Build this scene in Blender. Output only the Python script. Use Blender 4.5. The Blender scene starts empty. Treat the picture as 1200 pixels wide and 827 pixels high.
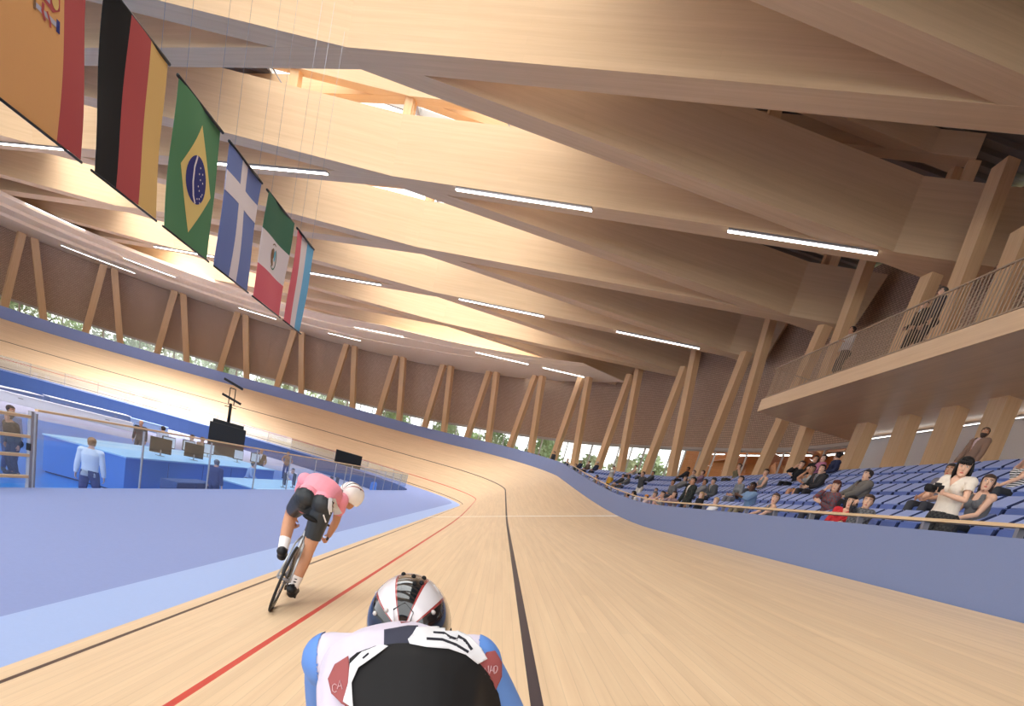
import bpy, bmesh, math, random
import numpy as np
from mathutils import Vector, Matrix, Euler
from mathutils.bvhtree import BVHTree
random.seed(7)
C = bpy.context.scene.collection
V = Vector
PI = math.pi
LIFT = 3.15            # the eye level is the origin while building; everything is lifted at the end

# ------------------------------------------------------------------ camera model
F_PX, CX, CY = 700.0, 600.0, 790.7056764191047
def _camR():
    fw = np.array([588-CX, 575-CY, F_PX]); fw /= np.linalg.norm(fw)
    dn = np.array([-75-CX, 3100-CY, F_PX]); dn /= np.linalg.norm(dn)
    dn -= fw*dn.dot(fw); dn /= np.linalg.norm(dn)
    rt = np.cross(dn, fw)
    return np.stack([rt, fw, -dn], 1)
CR = _camR()
def ray(x, y):
    w = CR.T @ np.array([(x-CX)/F_PX, (y-CY)/F_PX, 1.0])
    return w/np.linalg.norm(w)
def proj(p):
    c = CR @ np.array([p[0], p[1], p[2]])
    return (CX+F_PX*c[0]/c[2], CY+F_PX*c[1]/c[2], c[2])
def at_x(x, y, X):
    r = ray(x, y); r = r*(X/r[0]); return V(r)
def at_z(x, y, Z):
    r = ray(x, y); r = r*(Z/r[2]); return V(r)

# ------------------------------------------------------------------ naming
def tag(o, label=None, cat=None, group=None, kind=None):
    if label: o['label'] = label
    if cat: o['category'] = cat
    if group: o['group'] = group
    if kind: o['kind'] = kind
    return o
def thing(name, label, cat, loc=(0, 0, 0), rz=0.0, group=None, rot=None):
    o = bpy.data.objects.new(name, None); C.objects.link(o)
    o.location = loc; o.rotation_euler = rot if rot else (0, 0, rz)
    o.empty_display_size = .1
    return tag(o, label, cat, group)
def copy_tree(o, parent=None):
    c = o.copy(); C.objects.link(c)
    if parent: c.parent = parent
    for ch in list(o.children):
        copy_tree(ch, c)
    return c
ONES = ['zeroth', 'first', 'second', 'third', 'fourth', 'fifth', 'sixth', 'seventh', 'eighth', 'ninth', 'tenth', 'eleventh', 'twelfth',
        'thirteenth', 'fourteenth', 'fifteenth', 'sixteenth', 'seventeenth', 'eighteenth', 'nineteenth']
TENS = {20: 'twent', 30: 'thirt', 40: 'fort', 50: 'fift', 60: 'sixt', 70: 'sevent', 80: 'eight', 90: 'ninet'}
def ordinal(n):
    if n < 20: return ONES[n]
    if n >= 100: return '%dth' % n
    t, r = n//10*10, n % 10
    return TENS[t]+'ieth' if r == 0 else TENS[t]+'y-'+ONES[r]

# ------------------------------------------------------------------ materials
MATS = {}
def _mat(name):
    m = bpy.data.materials.new(name); m.use_nodes = True
    nt = m.node_tree; b = nt.nodes['Principled BSDF']
    MATS[name] = m
    return m, nt, b
def srgb(r, g, b):
    f = lambda c: (c/12.92 if c <= .04045 else ((c+.055)/1.055)**2.4)
    return (f(r/255), f(g/255), f(b/255), 1)
def mat_plain(name, col, rough=.6, metal=0.0, noise=.06, scale=18.0, spec=.4, coat=0):
    """colour with a faint procedural mottling"""
    m, nt, b = _mat(name)
    n = nt.nodes.new('ShaderNodeTexNoise'); n.inputs['Scale'].default_value = scale; n.inputs['Detail'].default_value = 4
    tc = nt.nodes.new('ShaderNodeTexCoord'); nt.links.new(tc.outputs['Object'], n.inputs['Vector'])
    r = nt.nodes.new('ShaderNodeMix'); r.data_type = 'RGBA'
    r.inputs['A'].default_value = tuple(c*(1-noise) for c in col[:3])+(1,)
    r.inputs['B'].default_value = tuple(min(1, c*(1+noise)) for c in col[:3])+(1,)
    nt.links.new(n.outputs['Fac'], r.inputs['Factor'])
    nt.links.new(r.outputs['Result'], b.inputs['Base Color'])
    b.inputs['Roughness'].default_value = rough; b.inputs['Metallic'].default_value = metal
    b.inputs['Specular IOR Level'].default_value = spec
    b.inputs['Coat Weight'].default_value = coat
    return m
def mat_wood(name, c1, c2, rough=.55, su=.25, sv=9.0, board=None, joint=.10, spec=.3, blur=.5):
    """grain runs along UV u (metres)"""
    m, nt, b = _mat(name)
    uv = nt.nodes.new('ShaderNodeUVMap')
    mp = nt.nodes.new('ShaderNodeMapping'); mp.inputs['Scale'].default_value = (su, sv, 1)
    nt.links.new(uv.outputs['UV'], mp.inputs['Vector'])
    n = nt.nodes.new('ShaderNodeTexNoise'); n.inputs['Scale'].default_value = 1.0; n.inputs['Detail'].default_value = 6; n.inputs['Roughness'].default_value = .65
    nt.links.new(mp.outputs['Vector'], n.inputs['Vector'])
    rp = nt.nodes.new('ShaderNodeValToRGB')
    rp.color_ramp.elements[0].position = .5-blur*.5; rp.color_ramp.elements[0].color = c1
    rp.color_ramp.elements[1].position = .5+blur*.5; rp.color_ramp.elements[1].color = c2
    nt.links.new(n.outputs['Fac'], rp.inputs['Fac'])
    last = rp.outputs['Color']
    if board:
        br = nt.nodes.new('ShaderNodeTexBrick')
        br.inputs['Color1'].default_value = (1, 1, 1, 1); br.inputs['Color2'].default_value = (1-joint,)*3+(1,)
        br.inputs['Mortar'].default_value = (1-joint*2.2,)*3+(1,)
        br.inputs['Scale'].default_value = 1.0
        br.inputs['Brick Width'].default_value = board[0]; br.inputs['Row Height'].default_value = board[1]
        br.inputs['Mortar Size'].default_value = board[2]; br.inputs['Mortar Smooth'].default_value = .2
        br.offset = .37; br.offset_frequency = 2; br.squash = 1.0
        nt.links.new(uv.outputs['UV'], br.inputs['Vector'])
        mx = nt.nodes.new('ShaderNodeMix'); mx.data_type = 'RGBA'; mx.blend_type = 'MULTIPLY'; mx.inputs['Factor'].default_value = 1
        nt.links.new(last, mx.inputs['A']); nt.links.new(br.outputs['Color'], mx.inputs['B'])
        last = mx.outputs['Result']
    nt.links.new(last, b.inputs['Base Color'])
    b.inputs['Roughness'].default_value = rough; b.inputs['Specular IOR Level'].default_value = spec
    return m
def mat_emit(name, col, s):
    m, nt, b = _mat(name)
    b.inputs['Base Color'].default_value = col
    b.inputs['Emission Color'].default_value = col; b.inputs['Emission Strength'].default_value = s
    return m
def mat_glass(name, tint, fac=.12, rough=.02):
    """thin pane: mostly clear, with a fresnel sheen"""
    m, nt, b = _mat(name)
    nt.nodes.remove(b)
    out = nt.nodes['Material Output']
    tr = nt.nodes.new('ShaderNodeBsdfTransparent'); tr.inputs['Color'].default_value = tint
    gl = nt.nodes.new('ShaderNodeBsdfGlossy'); gl.inputs['Roughness'].default_value = rough
    mx = nt.nodes.new('ShaderNodeMixShader')
    mx.inputs['Fac'].default_value = fac
    nt.links.new(tr.outputs['BSDF'], mx.inputs[1]); nt.links.new(gl.outputs['BSDF'], mx.inputs[2])
    nt.links.new(mx.outputs['Shader'], out.inputs['Surface'])
    return m

M = MATS
mat_wood('glulam', srgb(202, 169, 134), srgb(231, 202, 166), rough=.75, su=.22, sv=7, board=(5.5, .22, .004), joint=.035, spec=.12, blur=1.0)
mat_wood('eave_wood_lit', srgb(238, 216, 188), srgb(250, 234, 212), rough=.7, su=.3, sv=9, spec=.12)  # paler than the beams, standing in for light bounced off the bank
mat_wood('glulam_column', srgb(214, 174, 132), srgb(230, 194, 152), rough=.55, su=.5, sv=12)
mat_wood('balcony_wood', srgb(216, 182, 144), srgb(234, 204, 168), rough=.5, su=.4, sv=9)
mat_wood('soffit_wood', srgb(214, 182, 150), srgb(232, 202, 172), rough=.28, su=.3, sv=9, board=(3.0, .3, .004), joint=.08, spec=.6)
mat_wood('room_wood', srgb(196, 122, 60), srgb(222, 150, 84), rough=.5, su=.4, sv=7)
mat_wood('rail_wood', srgb(206, 172, 132), srgb(224, 194, 154), rough=.45, su=1, sv=30)
mat_wood('track_wood', srgb(206, 174, 138), srgb(232, 204, 168), rough=.42, su=.35, sv=11, board=(5.2, .09, .003), joint=.075, spec=.35, blur=.7)
mat_wood('track_line_red', srgb(186, 60, 48), srgb(204, 74, 58), rough=.42, su=.4, sv=14)
mat_wood('track_line_black', srgb(44, 36, 44), srgb(58, 48, 56), rough=.42, su=.4, sv=14)
mat_wood('track_line_brown', srgb(78, 58, 46), srgb(96, 74, 60), rough=.42, su=.4, sv=14)
mat_wood('track_line_white', srgb(240, 238, 234), srgb(250, 249, 246), rough=.42, su=.4, sv=14)
mat_plain('barrier_blue', srgb(116, 128, 164), .7, noise=.05, scale=60)
mat_plain('apron_blue', srgb(128, 142, 190), .75, noise=.04, scale=30)
mat_plain('cote_blue', srgb(152, 172, 216), .7, noise=.03, scale=30)
mat_plain('infield_blue', srgb(44, 112, 196), .35, noise=.03, scale=3)
mat_plain('infield_lilac', srgb(150, 150, 176), .5, noise=.05, scale=3)
mat_plain('pit_wall_blue', srgb(56, 82, 134), .7)
mat_plain('desk_blue', srgb(70, 130, 214), .45, noise=.03)
mat_plain('desk_top_pale', srgb(160, 206, 242), .4, noise=.03)
mat_plain('stand_navy', srgb(34, 46, 88), .8)
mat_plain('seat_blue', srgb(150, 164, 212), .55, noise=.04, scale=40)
mat_plain('seat_blue_shaded', srgb(84, 106, 172), .55, noise=.04, scale=40)  # darker copy of the seat blue, shade on the upright lip put into colour
mat_plain('metal_grey', srgb(150, 150, 156), .4, .6)
mat_plain('metal_pale', srgb(196, 190, 186), .45, .3)
mat_plain('baluster_bronze', srgb(186, 166, 146), .4, .5)
mat_plain('black_metal', srgb(26, 26, 28), .45, .2)
mat_plain('black_matte', srgb(16, 16, 18), .8)
mat_plain('deck_steel', srgb(120, 112, 106), .5, .3)
mat_plain('white_wall', srgb(248, 247, 244), .7, noise=.02)
mat_plain('concrete', srgb(150, 146, 140), .85, noise=.1)
mat_plain('grass_ground', srgb(110, 130, 80), .9, noise=.25, scale=3)
mat_emit('lamp_white', (1, .98, .95, 1), 7.0)
mat_emit('added_glow', (1, .97, .92, 1), 4.5)  # added glow that brightens the white wall and the balcony underside
mat_glass('glass_clear', (.95, .97, .96, 1), .07)
mat_glass('glass_blue', (.86, .92, .99, 1), .10, .03)

def _mesh_screen():
    """brown expanded-metal weave: a fine diamond of light strands over dark"""
    m, nt, b = _mat('mesh_panel')
    uv = nt.nodes.new('ShaderNodeUVMap')
    br = nt.nodes.new('ShaderNodeTexBrick')
    br.inputs['Color1'].default_value = srgb(212, 182, 158); br.inputs['Color2'].default_value = srgb(198, 168, 144)
    br.inputs['Mortar'].default_value = srgb(150, 124, 104)
    br.inputs['Scale'].default_value = 1; br.inputs['Brick Width'].default_value = .22; br.inputs['Row Height'].default_value = .11
    br.inputs['Mortar Size'].default_value = .022; br.inputs['Mortar Smooth'].default_value = .6
    nt.links.new(uv.outputs['UV'], br.inputs['Vector'])
    nt.links.new(br.outputs['Color'], b.inputs['Base Color'])
    b.inputs['Roughness'].default_value = .7
    bp = nt.nodes.new('ShaderNodeBump'); bp.inputs['Strength'].default_value = .4; bp.inputs['Distance'].default_value = .02
    nt.links.new(br.outputs['Fac'], bp.inputs['Height']); bp.invert = True
    nt.links.new(bp.outputs['Normal'], b.inputs['Normal'])
_mesh_screen()

# ------------------------------------------------------------------ mesh builder
class MB:
    def __init__(s): s.v = []; s.f = []; s.m = []; s.uv = []; s.sm = []
    def add(s, vs, fs, mi=0, uvs=None, smooth=False):
        o = len(s.v); s.v += [tuple(v) for v in vs]
        for k, f in enumerate(fs):
            s.f.append(tuple(i+o for i in f)); s.m.append(mi); s.sm.append(smooth)
            s.uv.append(uvs[k] if uvs else None)
        return s
    def hexa(s, p, mi=0, along=0):
        """8 corners: index = a + 2 b + 4 c along three axes; UV grain along axis `along`"""
        P = [V(q) for q in p]
        fs = [(0, 2, 3, 1), (4, 5, 7, 6), (0, 1, 5, 4), (2, 6, 7, 3), (0, 4, 6, 2), (1, 3, 7, 5)]
        ax = [P[1]-P[0], P[2]-P[0], P[4]-P[0]]
        L = [a.length for a in ax]
        others = [i for i in range(3) if i != along]
        uvs = []
        off = random.random()*50
        for fi, f in enumerate(fs):
            fixed = [2, 2, 1, 1, 0, 0][fi]
            free = [i for i in range(3) if i != fixed]
            if along in free:
                ua = along; va = [i for i in free if i != along][0]
            else: ua, va = free
            uvs.append([(((i >> ua) & 1)*L[ua]+off, ((i >> va) & 1)*L[va]+off) for i in f])
        return s.add(P, fs, mi, uvs)
    def box(s, c, size, mi=0, R=None, along=None):
        c = V(c); h = V(size)/2
        ps = []
        for k in range(8):
            q = V((h.x*(1 if k & 1 else -1), h.y*(1 if k & 2 else -1), h.z*(1 if k & 4 else -1)))
            ps.append(c+(R @ q if R else q))
        if along is None: along = max(range(3), key=lambda i: size[i])
        return s.hexa(ps, mi, along)
    def bar(s, a, b, w, h, up=(0, 0, 1), mi=0):
        """a straight beam from a to b (centre line), w wide, h tall"""
        a = V(a); b = V(b); d = (b-a).normalized(); up = V(up)
        sd = d.cross(up)
        if sd.length < 1e-5: sd = d.cross(V((1, 0, 0)))
        sd.normalize(); u = sd.cross(d).normalized()
        ps = []
        for k in range(8):
            ps.append((b if k & 1 else a)+sd*(w/2*(1 if k & 2 else -1))+u*(h/2*(1 if k & 4 else -1)))
        return s.hexa(ps, mi, 0)
    def tube(s, pts, r, n=8, mi=0, caps=True, smooth=True):
        P = [V(p) for p in pts]
        R = r if isinstance(r, (list, tuple)) else [r]*len(P)
        rings = []
        t0 = (P[1]-P[0]).normalized()
        ref = V((0, 0, 1)) if abs(t0.z) < .9 else V((1, 0, 0))
        x = t0.cross(ref).normalized()
        for i, p in enumerate(P):
            t = (P[min(i+1, len(P)-1)]-P[max(i-1, 0)]).normalized()
            x = (x-t*x.dot(t)).normalized(); y = t.cross(x)
            rings.append([p+(x*math.cos(2*PI*k/n)+y*math.sin(2*PI*k/n))*R[i] for k in range(n)])
        return s.loft(rings, mi, caps, smooth)
    def loft(s, rings, mi=0, caps=True, smooth=True, closed=True):
        n = len(rings[0]); vs = [q for r in rings for q in r]; fs = []; uvs = []
        acc = 0
        for i in range(len(rings)-1):
            l = (V(rings[i+1][0])-V(rings[i][0])).length
            for k in range(n if closed else n-1):
                k2 = (k+1) % n
                fs.append((i*n+k, i*n+k2, (i+1)*n+k2, (i+1)*n+k))
                w = (V(rings[i][1])-V(rings[i][0])).length
                uvs.append([(acc, k*w), (acc, (k+1)*w), (acc+l, (k+1)*w), (acc+l, k*w)])
            acc += l
        if caps and closed:
            fs.append(tuple(range(n))[::-1]); uvs.append([(0, 0)]*n)
            fs.append(tuple((len(rings)-1)*n+k for k in range(n))); uvs.append([(0, 0)]*n)
        return s.add(vs, fs, mi, uvs, smooth)
    def ball(s, c, r, mi=0, n=12, m=8, R=None):
        c = V(c); rr = V(r) if not isinstance(r, (int, float)) else V((r, r, r))
        vs = []; fs = []
        def tr(q):
            q = V((q[0]*rr.x, q[1]*rr.y, q[2]*rr.z)); return c+(R @ q if R else q)
        vs.append(tr((0, 0, 1)))
        for i in range(1, m):
            a = PI*i/m
            for k in range(n):
                b = 2*PI*k/n; vs.append(tr((math.sin(a)*math.cos(b), math.sin(a)*math.sin(b), math.cos(a))))
        vs.append(tr((0, 0, -1)))
        for k in range(n): fs.append((0, 1+k, 1+(k+1) % n))
        for i in range(m-2):
            for k in range(n):
                a = 1+i*n+k; b = 1+i*n+(k+1) % n
                fs.append((a, a+n, b+n, b))
        L = len(vs)-1
        for k in range(n): fs.append((L, 1+(m-2)*n+(k+1) % n, 1+(m-2)*n+k))
        return s.add(vs, fs, mi, None, True)
    def cap(s, a, b, ra, rb=None, mi=0, n=10, mid=None):
        """tapered capsule with rounded ends"""
        rb = ra if rb is None else rb
        a = V(a); b = V(b); d = (b-a); L = d.length; d.normalize()
        pts = []; rs = []
        for t in (80, 50, 22): pts.append(a-d*ra*math.sin(math.radians(t))); rs.append(ra*math.cos(math.radians(t)))
        for t in (0, .25, .5, .75, 1):
            pts.append(a+d*L*t); r = ra+(rb-ra)*t
            if mid: r += mid*math.sin(PI*t**.7)
            rs.append(r)
        for t in (22, 50, 80): pts.append(b+d*rb*math.sin(math.radians(t))); rs.append(rb*math.cos(math.radians(t)))
        return s.tube(pts, rs, n, mi)
    def prism(s, poly, z0, z1, mi=0, xf=None):
        """closed outline (x,y) between heights z0 and z1; xf maps each point"""
        xf = xf or (lambda q: q)
        n = len(poly)
        lo = [xf(V((p[0], p[1], z0))) for p in poly]; hi = [xf(V((p[0], p[1], z1))) for p in poly]
        fs = [tuple(range(n))[::-1], tuple(range(n, 2*n))]+[(k, (k+1) % n, n+(k+1) % n, n+k) for k in range(n)]
        uvs = [[(p[0], p[1]) for p in poly][::-1], [(p[0], p[1]) for p in poly]]+[[(k, 0), (k+1, 0), (k+1, 1), (k, 1)] for k in range(n)]
        return s.add(lo+hi, fs, mi, uvs)
    def build(s, name, mats, parent=None, loc=None, rot=None, bevel=0):
        me = bpy.data.meshes.new(name)
        me.from_pydata(s.v, [], s.f)
        if not isinstance(mats, (list, tuple)): mats = [mats]
        for m in mats: me.materials.append(MATS[m] if isinstance(m, str) else m)
        me.polygons.foreach_set('material_index', s.m)
        me.polygons.foreach_set('use_smooth', s.sm)
        uvl = me.uv_layers.new(name='UVMap')
        vs = s.v
        flat = []
        for f, u in zip(s.f, s.uv):
            if u is None:
                p0, p1, p2 = V(vs[f[0]]), V(vs[f[1]]), V(vs[f[2]])
                nn = (p1-p0).cross(p2-p0)
                ax = max(range(3), key=lambda i: abs(nn[i]))
                ij = [(1, 2), (0, 2), (0, 1)][ax]
                u = [(vs[i][ij[0]], vs[i][ij[1]]) for i in f]
            for q in u: flat += [q[0], q[1]]
        uvl.data.foreach_set('uv', flat)
        me.validate(); me.update()
        o = bpy.data.objects.new(name, me); C.objects.link(o)
        if parent: o.parent = parent
        if loc is not None: o.location = loc
        if rot is not None: o.rotation_euler = rot
        if bevel:
            b = o.modifiers.new('edge', 'BEVEL'); b.width = bevel; b.segments = 2; b.limit_method = 'ANGLE'
        return o
def struct(o):
    o['kind'] = 'structure'; return o
# ================================================================== PLAN CURVES
WC = [[12.55,-16.0],[12.55,-13.0],[12.55,-10.0],[12.55,-7.0],[12.55,-4.0],[12.55,-1.0],[12.55,2.0],[12.55,5.0],[12.55,8.0],[12.55,11.0],[12.55,14.0],[12.55,17.0],[12.55,20.0],[12.55,23.0],[12.53,26.0],[12.46,29.0],[12.33,32.0],[12.11,34.99],[11.72,37.96],[11.09,40.89],[10.29,43.79],[9.49,46.68],[8.66,49.56],[7.71,52.41],[6.57,55.18],[5.17,57.83],[3.58,60.37],[1.85,62.82],[-0.01,65.17],[-2.02,67.4],[-4.17,69.5],[-6.43,71.47],[-8.8,73.31],[-11.31,74.95],[-13.97,76.33],[-16.76,77.44],[-19.63,78.3],[-22.57,78.91],[-25.55,79.25],[-28.55,79.27],[-31.53,78.99],[-34.48,78.43],[-37.37,77.62],[-40.19,76.6],[-42.92,75.36],[-45.56,73.94],[-48.07,72.3],[-50.27,70.28],[-52.15,67.94],[-53.8,65.44],[-55.3,62.83],[-56.64,60.15],[-57.83,57.4],[-58.8,54.56],[-59.52,51.65],[-60.01,48.69],[-60.31,45.71],[-60.51,42.71],[-60.62,39.71],[-60.7,36.72],[-60.75,33.72],[-60.79,30.72]]
WA = np.array(WC)
WT = np.gradient(WA, axis=0); WT /= np.linalg.norm(WT, axis=1)[:, None]
WN = np.stack([WT[:, 1], -WT[:, 0]], 1)          # outward
WS = 3.0
SMAX = WS*(len(WC)-1)
def wpt(s, out=0.0):
    u = min(max(s/WS, 0), len(WC)-1.000001); i = int(u); t = u-i
    p = WA[i]*(1-t)+WA[i+1]*t; n = WN[i]*(1-t)+WN[i+1]*t; n = n/np.linalg.norm(n)
    return p+n*out, n
def lerp_tab(tab, s):
    xs = [a for a, b in tab]; ys = [b for a, b in tab]
    return float(np.interp(s, xs, ys))
WALL_OUT = [(0, 2.6), (80, 2.6), (92, 1.6), (200, 1.4)]
PANEL_Z = [(0, 6.45), (48.7, 6.45), (55, 6.55), (70, 6.65), (80, 6.35), (88, 6.0), (98.5, 5.55), (107.6, 5.3), (114, 5.12), (123.7, 5.02), (133, 4.78), (143, 4.55), (190, 4.5)]
def w_out(s): return lerp_tab(WALL_OUT, s)
def panel_z(s): return lerp_tab(PANEL_Z, s)
def wall_hit(x, y, out=0.0):
    r = ray(x, y); best = None
    P = WA+WN*out
    for i in range(len(P)-1):
        a = P[i]; d = P[i+1]-a
        den = r[0]*d[1]-r[1]*d[0]
        if abs(den) < 1e-9: continue
        t = (a[0]*d[1]-a[1]*d[0])/den; u = (a[0]*r[1]-a[1]*r[0])/den
        if t > 0 and 0 <= u <= 1:
            if best is None or t > best[0]: best = (t, WS*(i+u), t*r[2])
    return best

# track: inner edge = straight at x=-2.75 then a bend about (XC, YC)
XC, YC, R0 = -24.6, 46.0, 21.85
Y_START, BEND = -14.0, math.radians(205)
def smooth01(u):
    u = min(max(u, 0), 1); return u*u*(3-2*u)
S_END = YC+R0*BEND
def track_frame(s):
    """s: metres along the inner edge, zero abreast of the rider"""
    if s <= YC: return np.array([XC+R0, s]), np.array([1.0, 0.0])
    a = (s-YC)/R0
    n = np.array([math.cos(a), math.sin(a)])
    return np.array([XC, YC])+n*R0, n
def track_t(s):
    t1 = smooth01((s-20)/42.0)
    return t1
def track_prof(s):
    t = track_t(s)
    return 7.95-2.3*t, 2.05+2.83*t-.85*smooth01((s-76)/26.0)                  # horizontal width, rise
Z0 = -1.87
def track_pt(s, f):
    p, n = track_frame(s); w, h = track_prof(s)
    q = p+n*w*f
    g = f+(.10*track_t(s))*math.sin(PI*f)*.5         # the banking is a touch steeper low down in the bends
    return V((q[0], q[1], Z0+h*g))
def track_z_at(x):                                   # on the straight near the riders
    return Z0+2.05*(x-(XC+R0))/7.95

# ------------------------------------------------------------------ track floor
def build_track():
    mb = MB()
    ss = list(np.arange(Y_START, 14, 2.0))+list(np.arange(14, S_END, 1.0))
    fin = 26.37
    ss = sorted(set([s for s in ss if abs(s-fin) > .6]+[fin-.14, fin+.14, fin-.7, fin+.7]))
    def cols(s):
        t = track_t(s); k = .407+.09*t; L = 1/track_prof(s)[0]
        red = .168; d = .024
        c = [0, d, d+.05*L, red-.03*L, red+.03*L]
        c += list(np.linspace(red+.03*L, k-.035*L, 6)[1:]) + [k+.035*L] + list(np.linspace(k+.035*L, 1, 9)[1:])
        return c
    nc = len(cols(0))
    mat_of = {1: 3, 3: 1, 9: 2}
    acc = 0
    grid = []
    for s in ss: grid.append([(track_pt(s, f), f*math.hypot(*track_prof(s))) for f in cols(s)])
    dist = [0]
    for i in range(1, len(ss)):
        dist.append(dist[-1]+(grid[i][8][0]-grid[i-1][8][0]).length)
    vs = [g[0] for r in grid for g in r]; fs = []; uvs = []; ms = []
    for i in range(len(ss)-1):
        line = abs(ss[i]-(fin-.14)) < 1e-6
        for j in range(nc-1):
            a = i*nc+j
            f = (a, a+1, a+nc+1, a+nc)
            fs.append(f)
            uvs.append([(dist[i], grid[i][j][1]), (dist[i], grid[i][j+1][1]), (dist[i+1], grid[i+1][j+1][1]), (dist[i+1], grid[i+1][j][1])])
            ms.append(4 if line else mat_of.get(j, 0))
    for f, u, m in zip(fs, uvs, ms): mb.f.append(f); mb.uv.append(u); mb.m.append(m); mb.sm.append(False)
    mb.v = [tuple(v) for v in vs]
    # thickness: skirts under both edges
    n = len(ss)
    inner = [grid[i][0][0] for i in range(n)]; outer = [grid[i][-1][0] for i in range(n)]
    mb.loft([[p, p-V((0, 0, .25))] for p in outer], 0, False, False, False)
    o = mb.build('floor_track', ['track_wood', 'track_line_red', 'track_line_black', 'track_line_brown', 'track_line_white'])
    return struct(o)
build_track()

# ------------------------------------------------------------------ apron: pale strip then the flat blue zone, ending at the sunken infield
APRON = 4.15
def strip(name, f0, f1, z, mat, drop=0):
    mb = MB()
    ss = list(np.arange(Y_START, YC, 2.0))+list(np.arange(YC, S_END, 1.0))
    rows = []
    for s in ss:
        p, n = track_frame(s)
        a = p-n*f0; b = p-n*f1
        rows.append([V((a[0], a[1], z)), V((b[0], b[1], z))])
    mb.loft(rows, 0, False, False, False)
    if drop: mb.loft([[r[1], r[1]-V((0, 0, drop))] for r in rows], 1, False, False, False)
    return struct(mb.build(name, mat))
strip('floor_apron_strip', 0, .62, Z0-.005, ['cote_blue'])
strip('floor_apron', .60, APRON, Z0-.012, ['apron_blue', 'pit_wall_blue'], drop=1.3)
ZF = -3.15
mb = MB()
mb.box((-24, 29, ZF-.05), (74, 106, .1), 0)
mb.build('floor_infield_lilac', 'infield_lilac')
struct(bpy.data.objects['floor_infield_lilac'])
mb = MB()     # bright blue hall floor of the infield, nearest the camera
poly = [(-6.95, -13), (-6.95, 44), (-9.5, 50), (-14, 52), (-18, 46), (-24, 36), (-27, 28), (-27, -13)]
mb.prism(poly, ZF, ZF+.012)
struct(mb.build('floor_infield_blue', 'infield_blue'))

# ------------------------------------------------------------------ blue safety barrier round the top of the track
def barrier_h(s): return .80+.24*track_t(s)
def build_barrier():
    mb = MB()
    ss = list(np.arange(Y_START, S_END, 1.0))
    rings = []
    for s in ss:
        p, n = track_frame(s); w, h = track_prof(s)
        a = p+n*(w+.03); b = p+n*(w+.15)
        z = Z0+h
        rings.append([V((a[0], a[1], z-.02)), V((a[0], a[1], z+barrier_h(s))), V((b[0], b[1], z+barrier_h(s))), V((b[0], b[1], z-2.5))])
    mb.loft(rings, 0, True, False)
    o = mb.build('safety_barrier', 'barrier_blue')
    return tag(o, 'long blue safety wall running along the top edge of the wooden track', 'barrier')
build_barrier()

# ------------------------------------------------------------------ outer walls: woven brown panel above, glazing below
def wall_strip(name, s0, s1, zlo, zhi, out, mat, thick=.15, step=1.5):
    mb = MB(); rings = []; us = []
    n = max(2, int((s1-s0)/step)+1)
    for s in np.linspace(s0, s1, n):
        o = out(s) if callable(out) else out
        p, nn = wpt(s, o); q, _ = wpt(s, o+thick)
        zl = zlo(s) if callable(zlo) else zlo; zh = zhi(s) if callable(zhi) else zhi
        rings.append([V((p[0], p[1], zl)), V((p[0], p[1], zh)), V((q[0], q[1], zh)), V((q[0], q[1], zl))]); us.append(s)
    fs = []; uvs = []; vs = [v for r in rings for v in r]
    for i in range(n-1):
        for k in range(4):
            k2 = (k+1) % 4
            fs.append((i*4+k, i*4+k2, i*4+4+k2, i*4+4+k))
            uvs.append([(us[i], rings[i][k].z+.01*k), (us[i], rings[i][k2].z+.01*k2), (us[i+1], rings[i+1][k2].z), (us[i+1], rings[i+1][k].z)])
    fs.append((0, 3, 2, 1)); uvs.append([(0, 0)]*4); b = (n-1)*4
    fs.append((b, b+1, b+2, b+3)); uvs.append([(0, 0)]*4)
    mb.add(vs, fs, 0, uvs)
    return struct(mb.build(name, mat))
Z_DECK = 15.0
wall_strip('wall_right', 0, 62, panel_z, Z_DECK, w_out, 'mesh_panel')
wall_strip('wall_far', 62, 118, panel_z, Z_DECK, w_out, 'mesh_panel')
wall_strip('wall_left', 118, SMAX, panel_z, Z_DECK, w_out, 'mesh_panel')
wall_strip('trim_1', 0, SMAX, lambda s: panel_z(s)-.16, panel_z, lambda s: w_out(s)-.06, 'metal_pale', .26)
GLASS_Z = 2.7
wall_strip('wall_base', 0, SMAX, ZF, GLASS_Z, w_out, 'concrete')

# Λ strut pairs: (s, z) at the top and foot of both members
STRUTS = [((142.64,10.69,143.89,3.29),(141.69,10.53,140.65,3.41)),((135.89,10.73,137.09,3.57),(134.99,10.7,133.95,3.67)),((129.36,10.73,130.46,3.82),(128.53,10.78,127.46,3.74)),((122.92,10.82,124.06,3.91),(122.11,10.91,121.07,3.99)),((116.63,10.79,117.59,4.36),(115.74,10.86,114.65,3.92)),((110.25,11.08,111.27,4.24),(109.28,11.12,108.12,4.15)),((103.78,11.17,104.6,4.51),(102.88,11.25,101.73,4.6)),((97.21,11.32,97.95,4.23),(96.14,11.46,94.92,4.19)),((90.34,11.36,91.29,4.23),(89.36,11.86,87.9,4.23)),((83.42,11.41,84.5,4.26),(82.51,11.99,80.95,3.88)),((76.55,11.42,77.31,4.45),(75.67,12.14,74.0,4.39)),((69.31,11.36,69.96,4.48),(68.38,12.37,66.2,4.28)),((61.31,11.18,61.95,4.88),(60.61,12.39,58.43,4.36)),((54.4,11.21,54.95,4.85),(53.0,13.3,51.4,4.19)),((46.69,10.97,47.75,4.48),(45.1,13.6,44.48,4.49)),((39.75,10.93,39.95,4.2),(38.2,13.6,37.29,4.23)),((35.8,10.9,35.2,4.2),(34.2,13.6,33.3,4.2)),((28.2,10.9,28.6,4.2),(26.9,13.6,25.7,4.2))]
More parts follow.
